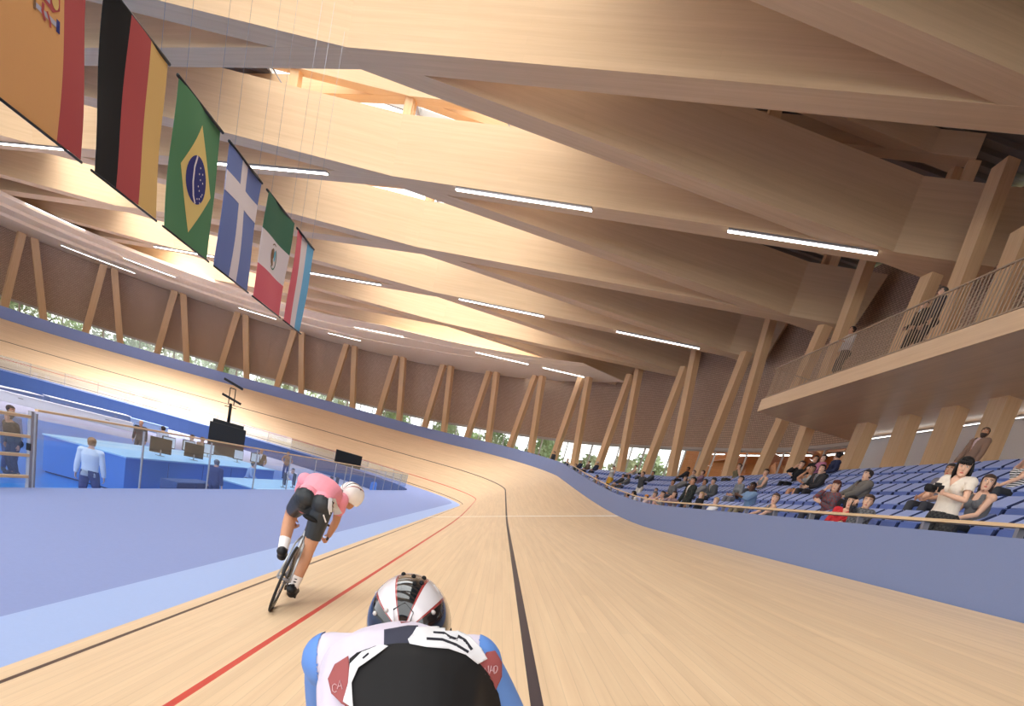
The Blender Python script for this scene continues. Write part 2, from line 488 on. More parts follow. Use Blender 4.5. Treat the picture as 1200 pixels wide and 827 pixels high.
def strut_member(mb, t, wide, deep):
    s1, z1, s0, z0 = t
    k = (s0-s1)/(z0-z1)
    zb = 2.62; sb = s1+k*(zb-z1)
    a, na = wpt(sb); b, nb = wpt(s1)
    d = V((na[0], na[1], 0))
    A = V((a[0], a[1], zb)); B = V((b[0], b[1], z1))
    mb.bar(A, B, deep, wide, up=d.cross(B-A))
    return A, B, d
for i, (l, r) in enumerate(STRUTS):
    c, n = wpt((l[0]+r[0])/2)
    n_st = len(STRUTS)
    if i <= 9: lab = 'leaning pair of pale timber wall struts above the far bank, %s from the left' % ordinal(i+1)
    elif i <= 13: lab = 'leaning pair of timber wall struts behind the seating, %s counted left from the balcony end' % ordinal(14-i)
    elif i == 14: lab = 'leaning pair of timber struts rising past the open end of the balcony'
    elif i == 15: lab = 'leaning pair of timber struts behind the balcony, second from its open end'
    elif i == 16: lab = 'leaning pair of timber struts under the balcony, right of the bearded man'
    else: lab = 'leaning pair of timber struts at the frame edge, deepest under the balcony'
    t = thing('timber_strut_pair', lab, 'timber struts', (c[0], c[1], 2.6), 0, 'leaning timber strut pairs round the wall')
    for mm in (l, r):
        mb = MB()
        A, B, d = strut_member(mb, mm, .62 if i < 10 else .66, .42)
        off = V((c[0], c[1], 2.6))
        o = mb.build('strut', 'glulam_column', t); o.location = -off
        p = MB(); R = Matrix(((n[1], n[0], 0), (-n[0], n[1], 0), (0, 0, 1)))
        p.box(A+V((0, 0, -.02)), (.8, .6, .1), 0, R)
        p.build('foot_plate', 'metal_grey', t).location = -off

# windows: one per bay between the strut pairs (and inside each Λ they run on): frame, mullion, pane
feet = sorted([(l[2]+r[2])/2 for l, r in STRUTS])
edges = [43.5]+[f for f in feet if f > 50]+[152]
for i in range(len(edges)-1):
    a, b = edges[i]+.04, edges[i+1]-.04
    fr = MB(); pn = MB()
    n = max(2, int((b-a)/1.6))
    for k in range(n+1):
        s = a+(b-a)*k/n; o = w_out(s)
        p, nn = wpt(s, o+.08)
        R = Matrix(((nn[1], nn[0], 0), (-nn[0], nn[1], 0), (0, 0, 1)))
        z1 = panel_z(s)-.12
        fr.box((p[0], p[1], (GLASS_Z+z1)/2), (.07, .10, z1-GLASS_Z), 0, R)
    for k in range(n):
        sa = a+(b-a)*k/n; sb = a+(b-a)*(k+1)/n
        pa, _ = wpt(sa, w_out(sa)+.08); pb, _ = wpt(sb, w_out(sb)+.08)
        for z in (GLASS_Z+.04, None):
            za = z if z else panel_z(sa)-.18; zb = z if z else panel_z(sb)-.18
            fr.bar((pa[0], pa[1], za), (pb[0], pb[1], zb), .1, .08)
        na = V((pb[1]-pa[1], -(pb[0]-pa[0]), 0)).normalized()*.006
        A, B = V((pa[0], pa[1], 0)), V((pb[0], pb[1], 0))
        ps = []
        for c in (-1, 1):
            for (P, zt) in ((A, panel_z(sa)-.2), (B, panel_z(sb)-.2)):
                ps += [P+na*c+V((0, 0, GLASS_Z+.08))]
            # order handled below
        q = [A-na+V((0, 0, GLASS_Z)), B-na+V((0, 0, GLASS_Z)), A+na+V((0, 0, GLASS_Z)), B+na+V((0, 0, GLASS_Z)),
             A-na+V((0, 0, panel_z(sa)-.2)), B-na+V((0, 0, panel_z(sb)-.2)), A+na+V((0, 0, panel_z(sa)-.2)), B+na+V((0, 0, panel_z(sb)-.2))]
        pn.hexa(q)
    w = struct(fr.build('window_%d' % (i+1), 'metal_pale'))
    pn.build('pane', 'glass_clear', w)

# concourse floor behind the top row of seats and the ground it stands on
wall_strip('floor_concourse', 0, SMAX, 2.45, 2.62, -2.2, 'concrete', thick=5.2)
# ================================================================== ROOF
ZS, BD, BW = 11.4, 2.3, .92            # soffit height, depth, width of the big beams
def inside_wall(p, out):
    # signed distance to the wall curve (positive = inside)
    d = np.hypot(WA[:, 0]-p[0], WA[:, 1]-p[1]); i = int(np.argmin(d))
    return -(p[0]-WA[i, 0])*WN[i, 0]-(p[1]-WA[i, 1])*WN[i, 1]+out
XR = -8.0
def YK(k): return 16.05+7.95*k
def line_y(kind, k, x):
    if kind == 'A': return YK(k)+(.5*(XR-x) if x < XR else -.385*(x-XR))
    return YK(k)+(.165*(XR-x) if x < XR else .03*(x-XR))
def beam_path(kind, k):
    """plan polyline of a beam from right wall to left wall, clipped to the hall"""
    xs = list(np.arange(15.0, XR, -.25))+[XR]+list(np.arange(XR-.25, -60, -.25))
    ok = [x for x in xs if line_y(kind, k, x) > -9 and (inside_wall((x, line_y(kind, k, x)), 2.3) > 0)]
    if len(ok) < 8: return None
    x1, x0 = max(ok), min(ok)
    # far left: stop at the ring soffit
    okl = [x for x in ok if x > XR or inside_wall((x, line_y(kind, k, x)), 0) > 3.0]
    x0 = min(okl)
    pts = [x1]
    if x1 > XR > x0: pts.append(XR)
    pts.append(x0)
    return [V((x, line_y(kind, k, x), 0)) for x in pts]
def kinked_beam(mb, P, z0, z1, w, chamfer=True, mi=0):
    """a deep beam following a kinked plan line; its right end has the lower corner cut off"""
    n = len(P)
    offs = []
    for i in range(n):
        d = (P[min(i+1, n-1)]-P[max(i-1, 0)])
        if 0 < i < n-1: d = (P[i]-P[i-1]).normalized()+(P[i+1]-P[i]).normalized()
        d.normalize(); offs.append(V((-d.y, d.x, 0))*w/2)
    for i in range(n-1):
        A, B, a, b = P[i], P[i+1], offs[i], offs[i+1]
        q = []
        for k in range(8):
            p = (B if k & 1 else A); o = (b if k & 1 else a)*(1 if k & 2 else -1)
            z = z1 if k & 4 else z0
            if chamfer and i == 0 and not (k & 1):
                if not (k & 4): p = p+(B-A).normalized()*.55
            q.append(V((p.x+o.x, p.y+o.y, z)))
        mb.hexa(q, mi, 0)
beam_list = []
for k in range(-3, 8):
    for kind in 'BA':
        P = beam_path(kind, k)
        if P is None: continue
        # visibility of its ridge decides the order in the label
        beam_list.append((YK(k)+(0 if kind == 'A' else .1), kind, k, P))
beam_list.sort(key=lambda b: b[0])
cnt = 0
ROOF = []
for y, kind, k, P in beam_list:
    c = P[1] if len(P) == 3 else P[0]
    ln = sum((P[i+1]-P[i]).length for i in range(len(P)-1))
    vis = y > 7
    if vis: cnt += 1
    way = 'slanting' if kind == 'A' else 'straight-across'
    pair = k+1
    if k >= 0: lab = '%s deep pale timber beam of the %s roof crossing, counted away from the riders' % (way, ordinal(pair))
    else: lab = '%s timber roof beam overhead behind the frame, %s pair back' % (way, ordinal(-k))
    t = thing('roof_beam', lab, 'roof beam', (c.x, c.y, ZS), 0, 'deep crossing roof beams')
    off = V((c.x, c.y, ZS))
    mb = MB(); kinked_beam(mb, P, ZS+(0 if kind == 'A' else .004), ZS+BD+(0 if kind == 'A' else .003), BW)
    mb.build('girder', 'glulam', t).location = -off
    mb = MB()
    # clerestory chord riding on posts above the girder
    P2 = [p.copy() for p in P]
    for q in (0, -1):
        j = 1 if q == 0 else -2
        P2[q] = P[q]+(P[j]-P[q]).normalized()*2.4
    kinked_beam(mb, P2, ZS+BD+.75+(0 if kind == 'A' else .006), ZS+BD+1.45, .55, False)
    mb.build('top_chord', 'glulam', t).location = -off
    for i in range(len(P2)-1):
        L = (P2[i+1]-P2[i]).length; d = (P2[i+1]-P2[i]).normalized()
        m = max(1, int(L/5.2))
        for j in range(m+1):
            if i > 0 and j == 0: continue
            p = P2[i]+d*L*j/m
            if abs(p.x+8) > 26: continue
            mb = MB(); mb.bar((p.x, p.y, ZS+BD-.01), (p.x, p.y, ZS+BD+.76), .34, .4, up=d)
            mb.build('post', 'glulam_column', t).location = -off
            if j < m and abs(p.x+8) < 16:
                mb = MB(); mb.tube([(p.x+d.x*.4, p.y+d.y*.4, ZS+BD), (p.x+d.x*1.25, p.y+d.y*1.25, ZS+BD+.78)], .028, 6)
                mb.build('tie_rod', 'metal_grey', t).location = -off
    ROOF.append((kind, k, P))

# light strips slotted into the near edge of every other slanting beam
def strip_light(kind, k, xa, xb, label, grp='light strips on the roof beams'):
    a = V((xa, line_y(kind, k, xa), 0)); b = V((xb, line_y(kind, k, xb), 0))
    d = (b-a).normalized(); nrm = V((d.y, -d.x, 0))
    if nrm.y > 0: nrm = -nrm
    o = nrm*(BW/2-.13)
    a, b = a+o, b+o; c = (a+b)/2
    t = thing('light_strip', label, 'ceiling light', (c.x, c.y, ZS-.07), 0, grp)
    off = V((c.x, c.y, ZS-.07))
    m = MB(); m.bar((a.x, a.y, ZS-.04), (b.x, b.y, ZS-.04), .20, .07); m.build('housing', 'metal_grey', t).location = -off
    m = MB(); m.bar((a.x, a.y, ZS-.09), (b.x, b.y, ZS-.09), .11, .04); m.build('diffuser', 'lamp_white', t).location = -off
LT = [('A', 2, -5.0, .75, 'longest light strip at mid picture, on the same beam as the largest one'),
      ('A', 2, 5.85, 10.8, 'largest light strip, on the roof beam nearest the balcony, upper right'),
      ('A', 2, -18.5, -11.3, 'light strip that passes behind the blue flag with the white cross'),
      ('A', 2, -38.5, -27.9, 'light strip behind the bottom of the black, red and gold flag'),
      ('A', 4, -6.0, -.1, 'light strip second-row beam, mid picture below the longest strip'),
      ('A', 4, 4.6, 9.6, 'light strip second-row beam, right above the tall struts behind the seats'),
      ('A', 4, -19.5, -12.0, 'light strip on the second-row beam just right of the last flag'),
      ('A', 6, -5.5, -.5, 'small light strip far down the hall, middle of the farthest lit beam'),
      ('A', 6, .9, 4.6, 'small light strip far down the hall at the right of the farthest lit beam'),
      ('A', 6, -18.5, -13.0, 'small light strip far down the hall left of centre on the farthest lit beam'),
      ('A', 4, -34.0, -27.5, 'light strip low behind the green flag with the yellow diamond')]
for a in LT: strip_light(*a)

# ring soffit stepping up from the eave of the far bend
SOFF = [(70, 0), (84, .55), (95, 1), (SMAX, 1)]
EAVE = [(60, 11.3), (80, 11.35), (97, 11.2), (110, 10.98), (123, 10.72), (136, 10.62), (143, 10.55), (190, 10.5)]
for j in range(3):
    mb = MB(); rings = []
    for s in np.arange(72, SMAX-1, 1.5):
        f = lerp_tab(SOFF, s); z = lerp_tab(EAVE, s)
        h = (11.40-z)/3*.98
        d0, d1 = -2.41-f*3.0*j, -2.4-f*3.0*(j+1)
        if j == 0: d0 = w_out(s)-.1; d0 = 1.2
        p, n = wpt(s, d0); q, n = wpt(s, d1)
        za = z+h*j; zb = 11.392
        rings.append([V((p[0], p[1], za)), V((q[0], q[1], za)), V((q[0], q[1], zb)), V((p[0], p[1], zb))])
    vs = [v for r in rings for v in r]; fs = []; uvs = []
    for i in range(len(rings)-1):
        for k in range(4):
            k2 = (k+1) % 4; fs.append((i*4+k, i*4+k2, i*4+4+k2, i*4+4+k))
            w = (rings[i][k2]-rings[i][k]).length
            uvs.append([(i*1.5, 0), (i*1.5, w), (i*1.5+1.5, w), (i*1.5+1.5, 0)])
    fs += [(0, 3, 2, 1), tuple((len(rings)-1)*4+k for k in range(4))]; uvs += [[(0, 0)]*4]*2
    mb.add(vs, fs, 0, uvs)
    o = mb.build('eave_ring', 'eave_wood_lit')
    tag(o, ['lowest of the pale timber eave rings, resting on the wall struts of the far bend',
            'middle of the three stepped pale timber eave rings over the far bend',
            'innermost and highest of the stepped pale timber eave rings over the far bend'][j], 'eave ring', 'stepped eave rings')
# curved light strips on the ring
for j, (sa, sb, dd, lab) in enumerate([(139.5, 147, 11.6, 'curved light strip at the left edge above the eave ring'), (128.5, 134, 8.3, 'curved light strip above the third strut pair from the left'),
                              (133, 140, 2.9, 'lower curved light strip on the eave ring above the first two strut pairs'), (117.5, 122.0, 4.2, 'curved light strip on the eave ring left of the last flag'),
                              (106, 110.5, 4.4, 'curved light strip on the eave ring right of the last flag')]):
    ss = np.linspace(sa, sb, 7); P = []
    for s in ss:
        z = lerp_tab(EAVE, s); h = (11.40-z)/3*.98
        ring = 0 if dd < 5.5 else (1 if dd < 8.5 else 2)
        p, n = wpt(s, -dd); P.append(V((p[0], p[1], (z+h*ring if dd < 11.4 else 11.38))))
    c = P[3]
    t = thing('light_strip', lab, 'ceiling light', c, 0, 'curved light strips on the eave rings')
    m = MB(); m.tube([q-c-V((0, 0, .03)) for q in P], .05, 6); m.build('housing', 'metal_grey', t)
    m = MB(); m.tube([q-c-V((0, 0, .07)) for q in P], .028, 6); m.build('diffuser', 'lamp_white', t)

# roof deck of corrugated steel with a long glazed ridge light over the crossings
ZD = ZS+BD+1.46
def corrugated(name, x0, x1, y0, y1, z, pitch=.30, dep=.12):
    mb = MB(); rows = []
    y = y0; i = 0
    prof = [(0, 0), (.38, 0), (.5, dep), (.88, dep)]
    while y < y1:
        for u, h in prof:
            rows.append([V((x0, y+u*pitch*2, z+h)), V((x1, y+u*pitch*2, z+h))])
        y += pitch*2
    mb.loft(rows, 0, False, False, False)
    return struct(mb.build(name, 'deck_steel'))
SKX0, SKX1 = -15.5, -1.0
corrugated('ceiling_deck_right', SKX1, 15.3, -9, 70, ZD)
corrugated('ceiling_deck_left', -61, -37, -9, 84, ZD)
corrugated('ceiling_deck_middle', -26, SKX0, -9, 84, ZD)
mb = MB()
for (xa, xb) in ((SKX1, 15.6), (-26, SKX0), (-62, -37)): mb.box(((xa+xb)/2, 38, ZD+.3), (xb-xa, 96, .12))
for (xa, xb) in ((SKX0, SKX1), (-37, -26)): mb.box(((xa+xb)/2, 78, ZD+.3), (xb-xa, 16, .12))
struct(mb.build('ceiling_roof', 'deck_steel'))
for wi, (xa, xb) in enumerate(((SKX0, SKX1), (-37, -26))):  # the second, left-hand skylight is added to bring light to the far bank
    mb = MB()
    for y in np.arange(-9, 70.1, 3.975): mb.box(((xa+xb)/2, y, ZD+.22), (xb-xa, .12, .26))
    for x in (xa, (xa+xb)/2, xb): mb.box((x, 30.5, ZD+.22), (.14, 79, .27))
    sk = struct(mb.build('window_%d' % (30+wi), 'metal_pale'))
    mb = MB(); mb.box(((xa+xb)/2, 30.5, ZD+.34), (xb-xa, 79, .02)); mb.build('pane', 'glass_clear', sk)
# ================================================================== SEATING
ROWS, TREAD, RISE = 6, .80, .47
ROW_D = [2.62+TREAD*(5-i) for i in range(ROWS)]           # inward from the wall curve
ROW_Z = [.32+RISE*i for i in range(ROWS)]
def row_ok(i, s, m=.62):
    """the row is there only while it clears the barrier at the top of the track"""
    p, n = wpt(s, -ROW_D[i])
    if p[1] < 46: 
        p0, n0 = track_frame(p[1]); w, h = track_prof(p[1]); return p[0]-(p0[0]+w) > m
    r = math.hypot(p[0]-XC, p[1]-YC); a = math.atan2(p[1]-YC, p[0]-XC)
    w, h = track_prof(YC+R0*a); return r-(R0+w) > m
S_SEAT0, S_SEAT1 = 8.0, 88.0
def row_end(i):
    s = S_SEAT0
    while s < S_SEAT1 and row_ok(i, s): s += .25
    return s
ROW_END = [row_end(i) for i in range(ROWS)]
# stepped terrace
for i in range(ROWS):
    e = ROW_END[i]+.6
    mb = MB(); rings = []
    for s in np.linspace(S_SEAT0, e, int((e-S_SEAT0)/1.2)+2):
        p, n = wpt(s, -ROW_D[i]-TREAD*.62); q, _ = wpt(s, -ROW_D[i]+TREAD*.38+(.6 if i == 5 else 0))
        rings.append([V((p[0], p[1], ROW_Z[i]-.55)), V((p[0], p[1], ROW_Z[i])), V((q[0], q[1], ROW_Z[i])), V((q[0], q[1], ROW_Z[i]-.55))])
    mb.loft(rings, 0, True, False)
    struct(mb.build('floor_stand_%d' % (i+1), 'stand_navy'))

# seat: reclined padded back with a thick lower lip, tip-up pan, bracket
def seat_meshes():
    # local: +y = towards the track (forward), x along the row, z up from the tread
    def slab(mb, a, b, th, w, mi=0, c=.018):
        """rounded-edge pad from point a (y,z) to b (y,z), th thick, w wide"""
        a = V((0, a[0], a[1])); b = V((0, b[0], b[1])); d = (b-a).normalized(); nn = d.cross(V((1, 0, 0))) 
        L = (b-a).length; rings = []
        for t, k in ((0, c), (c, 0), (L-c, 0), (L, c)):
            hw, ht = w/2-k, th/2-k*.6
            ring = []
            for (sx, sz) in ((-1, -1), (1, -1), (1, 1), (-1, 1)):
                for (ox, oz) in (((c, 0), (0, c)) if sx*sz < 0 else ((0, c), (c, 0))):
                    ring.append(a+d*t+V((1, 0, 0))*sx*(hw-ox)+nn*sz*(ht-oz))
            rings.append(ring)
        n0 = len(mb.f); mb.loft(rings, mi, True, False)
        for j in range(n0, len(mb.f)):
            f = mb.f[j]; nrm = (V(mb.v[f[1]])-V(mb.v[f[0]])).cross(V(mb.v[f[2]])-V(mb.v[f[0]]))
            if nrm.length > 0 and abs(nrm.normalized().x) > .6: mb.m[j] = 1  # side faces coloured dark in place of shade in the gaps between seats
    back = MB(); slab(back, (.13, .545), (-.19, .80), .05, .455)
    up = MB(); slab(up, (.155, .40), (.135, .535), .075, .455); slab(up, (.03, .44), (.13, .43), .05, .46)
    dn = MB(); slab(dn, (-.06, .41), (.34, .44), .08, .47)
    br = MB()
    br.tube([(0, -.12, 0), (0, -.05, .22), (0, .04, .38)], .03, 8); br.box((0, -.12, .012), (.16, .12, .024)); br.box((0, .03, .36), (.34, .05, .05))
    return back, up, dn, br
_b, _u, _d, _k = seat_meshes()
proto_root = thing('stadium_seat', 'x', 'seat', group='blue folding seats in the stand')
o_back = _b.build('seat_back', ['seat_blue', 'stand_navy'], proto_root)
o_up = _u.build('seat_pan', ['seat_blue_shaded', 'stand_navy'], proto_root)
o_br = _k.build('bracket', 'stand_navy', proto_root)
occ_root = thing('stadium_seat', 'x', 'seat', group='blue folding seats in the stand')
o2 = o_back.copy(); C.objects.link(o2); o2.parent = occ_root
o_dn = _d.build('seat_pan', ['seat_blue_shaded', 'stand_navy'], occ_root)
o3 = o_br.copy(); C.objects.link(o3); o3.parent = occ_root
PITCH = .52
seat_slots = []                                    # (row, index, s, pos, yaw, pixel)
for i in range(ROWS):
    s = S_SEAT0+.3
    while s < ROW_END[i]:
        p, n = wpt(s, -ROW_D[i])
        yaw = math.atan2(-n[1], -n[0])-PI/2         # local +y -> inward
        q = proj((p[0], p[1], ROW_Z[i]+.6))
        if q[2] > .5 and -30 < q[0] < 1222: seat_slots.append([i, s, V((p[0], p[1], ROW_Z[i])), yaw, q])
        s += PITCH*(1.0)
TAKEN = {}
def nearest_slot(i, s):
    c = [k for k, a in enumerate(seat_slots) if a[0] == i and k not in TAKEN]
    return min(c, key=lambda k: abs(seat_slots[k][1]-s)) if c else None
def place_seats():
    order = sorted(range(len(seat_slots)), key=lambda k: seat_slots[k][4][2])
    near = set(order[:300])
    rows = {}
    for k, a in enumerate(seat_slots): rows.setdefault(a[0], []).append(k)
    rest = MB()
    first = {True: True, False: True}
    rows_n = ['front', 'second', 'third', 'fourth', 'fifth', 'top']
    for i, ks in rows.items():
        ks.sort(key=lambda k: -seat_slots[k][4][0])
        n = 0
        for k in ks:
            i, s, pos, yaw, q = seat_slots[k]
            n += 1
            taken = k in TAKEN
            if k in near:
                src = occ_root if taken else proto_root
                o = src if first[taken] else copy_tree(src)
                first[taken] = False
                o.location = pos; o.rotation_euler = (0, 0, yaw)
                o['label'] = 'blue folding stand seat in the %s row up, %s counted from the right photo edge' % (rows_n[i], ordinal(n))
            else:
                Rm = Matrix.Rotation(yaw, 3, 'Z')
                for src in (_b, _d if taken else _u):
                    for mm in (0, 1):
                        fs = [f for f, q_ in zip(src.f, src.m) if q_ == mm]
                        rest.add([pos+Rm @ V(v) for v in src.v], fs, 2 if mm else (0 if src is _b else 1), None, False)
    o = rest.build('stadium_seats', ['seat_blue', 'seat_blue_shaded', 'stand_navy'])
    tag(o, 'rest of the small blue seats far along the curving stand', 'seats', 'blue folding seats in the stand', 'stuff')

# ------------------------------------------------------------------ timber handrail on posts in front of the first row
def build_handrail():
    t = thing('handrail', 'timber handrail on grey posts along the top of the blue wall before the seats', 'handrail', (5.5, 6, .9))
    off = V((5.5, 6, .9)); P = []
    for s in np.arange(-4, 46, .5):
        p, n = track_frame(s); w, h = track_prof(s)
        q = p+n*(w+.27); P.append((V((q[0], q[1], Z0+h+barrier_h(s)+.17)), s, n))
    mb = MB(); rings = []
    for p, s, n in P:
        N = V((n[0], n[1], 0)); rings.append([p-N*.045-V((0, 0, .02))-off, p-N*.045+V((0, 0, .02))-off, p+N*.045+V((0, 0, .02))-off, p+N*.045-V((0, 0, .02))-off])
    mb.loft(rings, 0, True, False); mb.build('rail', 'rail_wood', t)
    for i in range(0, len(P), 3):
        p, s, n = P[i]; N = V((n[0], n[1], 0))
        mb = MB(); mb.bar(p-V((0, 0, .02))-off, p-V((0, 0, .95))-off+N*.12, .05, .08, up=N); mb.build('post', 'metal_grey', t)
build_handrail()

# ================================================================== BALCONY
BX0, BX1, BY0, BY1, BZ0, BZ1 = 9.5, 15.1, -4.0, 27.1, 5.97, 6.45
mb = MB(); mb.box(((BX0+BX1)/2, (BY0+BY1)/2, BZ0+.03), (BX1-BX0-.02, BY1-BY0-.02, .06), 0, None, 1)
bal = thing('balcony', 'cantilevered timber balcony on the right above the seats', 'balcony', (BX1, (BY0+BY1)/2, BZ0))
off = V((BX1, (BY0+BY1)/2, BZ0))
o = mb.build('underside', 'soffit_wood', bal); o.location = -off
mb = MB(); mb.box((BX0+.06, (BY0+BY1)/2, (BZ0+BZ1)/2), (.12, BY1-BY0, BZ1-BZ0)); mb.box(((BX0+BX1)/2+.06, BY1-.06, (BZ0+BZ1)/2), (BX1-BX0-.12, .12, BZ1-BZ0-.002))
o = mb.build('fascia', 'balcony_wood', bal); o.location = -off
mb = MB(); mb.box(((BX0+BX1)/2+.06, (BY0+BY1)/2-.06, BZ1-.04), (BX1-BX0-.13, BY1-BY0-.13, .07)); o = mb.build('walking_deck', 'glulam_column', bal); o.location = -off
rl = thing('balcony_railing', 'slim bronze bar railing along the edge of the balcony', 'railing', (BX0+.07, BY1-.1, BZ1))
off = V((BX0+.07, BY1-.1, BZ1))
mb = MB(); mb.box((0, (BY0-BY1)/2, 1.2), (.05, BY1-BY0-.1, .035)); mb.box(((12.3-BX0)/2, 0, 1.2), (12.3-BX0, .05, .034)); mb.build('top_rail', 'baluster_bronze', rl)
mb = MB(); mb.box((0, (BY0-BY1)/2, .07), (.04, BY1-BY0-.1, .03)); mb.box(((12.3-BX0)/2, 0, .07), (12.3-BX0, .04, .029)); mb.build('bottom_rail', 'baluster_bronze', rl)
def baluster(mb, x, y): mb.box((x, y, .63), (.016, .035, 1.12)); mb.box((x, y, .04), (.02, .02, .08))
n = 0; rest = MB(); y = 12.9
pos = [(0, yy) for yy in np.arange(13.2, BY1-.15, .135)]
pos.sort(key=lambda p: p[1])
for k, (x, yy) in enumerate(pos):
    if k < 100:
        mb = MB(); baluster(mb, x, yy-BY1+.1); mb.build('baluster', 'baluster_bronze', rl)
    else: baluster(rest, x, yy-BY1+.1)
for yy in np.arange(BY0+.2, 13.1, .135): baluster(rest, 0, yy-BY1+.1)
for xx in np.arange(.135, 12.2-BX0, .135): baluster(rest, xx, 0)
tag(rest.build('balusters', 'baluster_bronze', rl), kind='stuff')

# ================================================================== ROOMS BEHIND THE RIGHT WALL
mb = MB()
mb.box((13.75, 21.2, 4.30), (.16, 9.6, 3.32)); mb.box((14.5, 26.0, 4.30), (1.5, .14, 3.32)); mb.box((14.5, 16.4, 4.3), (1.5, .14, 3.32))
struct(mb.build('wall_white', 'white_wall'))
cv = thing('wall_glow_strip', 'slim cove light along the top of the white wall under the balcony', 'wall light', (13.64, 21.2, 5.86))  # wall-top strip, made to glow as extra light under the balcony
mb = MB(); mb.box((0, 0, 0), (.06, 9.4, .05)); mb.build('housing', 'metal_pale', cv)
mb = MB(); mb.box((-.035, 0, 0), (.012, 9.3, .02)); mb.build('diffuser', 'added_glow', cv)
# timber lined corridor: floor, back wall, ceiling
mb = MB(); mb.box((18.8, 12.2, 4.6), (.15, 43, 4.2), 0, None, 1); struct(mb.build('wall_corridor', 'room_wood'))
mb = MB(); mb.box((17, 22, 2.5), (3.7, 62, .12), 0, None, 1); struct(mb.build('floor_corridor', 'room_wood'))
mb = MB(); mb.box((17, 22, 6.62), (3.4, 62, .1), 0, None, 1); struct(mb.build('ceiling_corridor', 'room_wood'))
for k, (yy, xb) in enumerate(((9, 18.45), (15, 18.45), (29, 18.45), (33, 17.9), (37.5, 17.0), (42, 15.7))):
    mb = MB(); mb.bar((xb, yy, 2.6), (xb-(.6 if yy > 34 else 0), yy+2.5, 6.25), .5, .4, up=(1, 0, 0)); o = mb.build('corridor_brace', 'room_wood')
    tag(o, 'slanting orange timber brace in the lit corridor, %s counted away from the camera' % ordinal(k+1), 'brace', 'corridor braces')
for k, (yy, xl) in enumerate(((8.5, 16.6), (12.6, 16.6), (28.3, 16.6), (32.5, 16.4), (36.7, 15.9), (41, 15.1), (45.2, 13.9))):
    t = thing('light_strip', 'bright strip lamp in the timber corridor behind the glass, %s counted away from the camera' % ordinal(k+1), 'ceiling light', (xl, yy, 6.55), .22 if yy > 36 else 0, 'corridor lamps')
    m = MB(); m.box((0, 0, -.02), (.16, 2.9, .05)); m.build('housing', 'metal_grey', t)
    m = MB(); m.box((0, 0, -.06), (.11, 2.8, .04)); m.build('diffuser', 'lamp_white', t)
wall_strip('wall_corridor_bend', 49.5, 68, 2.5, 8.4, lambda s: w_out(s)+3.9, 'room_wood', .15)
# glazed door at the right edge under the balcony
d = MB()
for (c, sz) in (((15.0, 13.2, 4.0), (.14, .12, 2.8)), ((15.0, 8.6, 4.0), (.14, .12, 2.8)), ((15.0, 10.9, 5.45), (.14, 4.72, .12)), ((15.0, 10.9, 4.0), (.1, .08, 2.75)), ((15.0, 10.9, 2.66), (.14, 4.6, .08))): d.box(c, sz)
dr = struct(d.build('door_1', 'metal_pale'))
m = MB(); m.box((15.02, 12.05, 4.05), (.02, 2.2, 2.7)); m.box((15.02, 9.75, 4.05), (.02, 2.2, 2.7)); m.build('door_glass', 'glass_clear', dr)
m = MB(); m.tube([(14.9, 11.1, 3.5), (14.86, 11.1, 3.55), (14.86, 11.1, 4.2), (14.9, 11.1, 4.25)], .02, 8); m.build('door_handle', 'metal_grey', dr)
# ================================================================== PEOPLE
def mcol(kind, rgb, rough=.75):
    n = '%s_%d_%d_%d' % ((kind,)+tuple(rgb))
    if n not in MATS: mat_plain(n, srgb(*rgb), rough, noise=.12 if kind != 'skin' else .04, scale=25)
    return n
SKIN = {'light': (224, 178, 150), 'tan': (196, 144, 112), 'brown': (146, 98, 70), 'dark': (92, 60, 44), 'pale': (234, 194, 172)}
def ik(a, t, l1, l2, pole):
    """elbow / knee between a and the target t, bending towards pole"""
    a, t, pole = V(a), V(t), V(pole)
    d = t-a; D = min(d.length, (l1+l2)*.995); d.normalize(); t = a+d*D
    x = (l1*l1-l2*l2+D*D)/(2*D); h = math.sqrt(max(l1*l1-x*x, 0))
    p = pole-d*pole.dot(d)
    if p.length < 1e-4: p = V((0, 0, -1))-d*d.z*-1
    p.normalize()
    return a+d*x+p*h, t
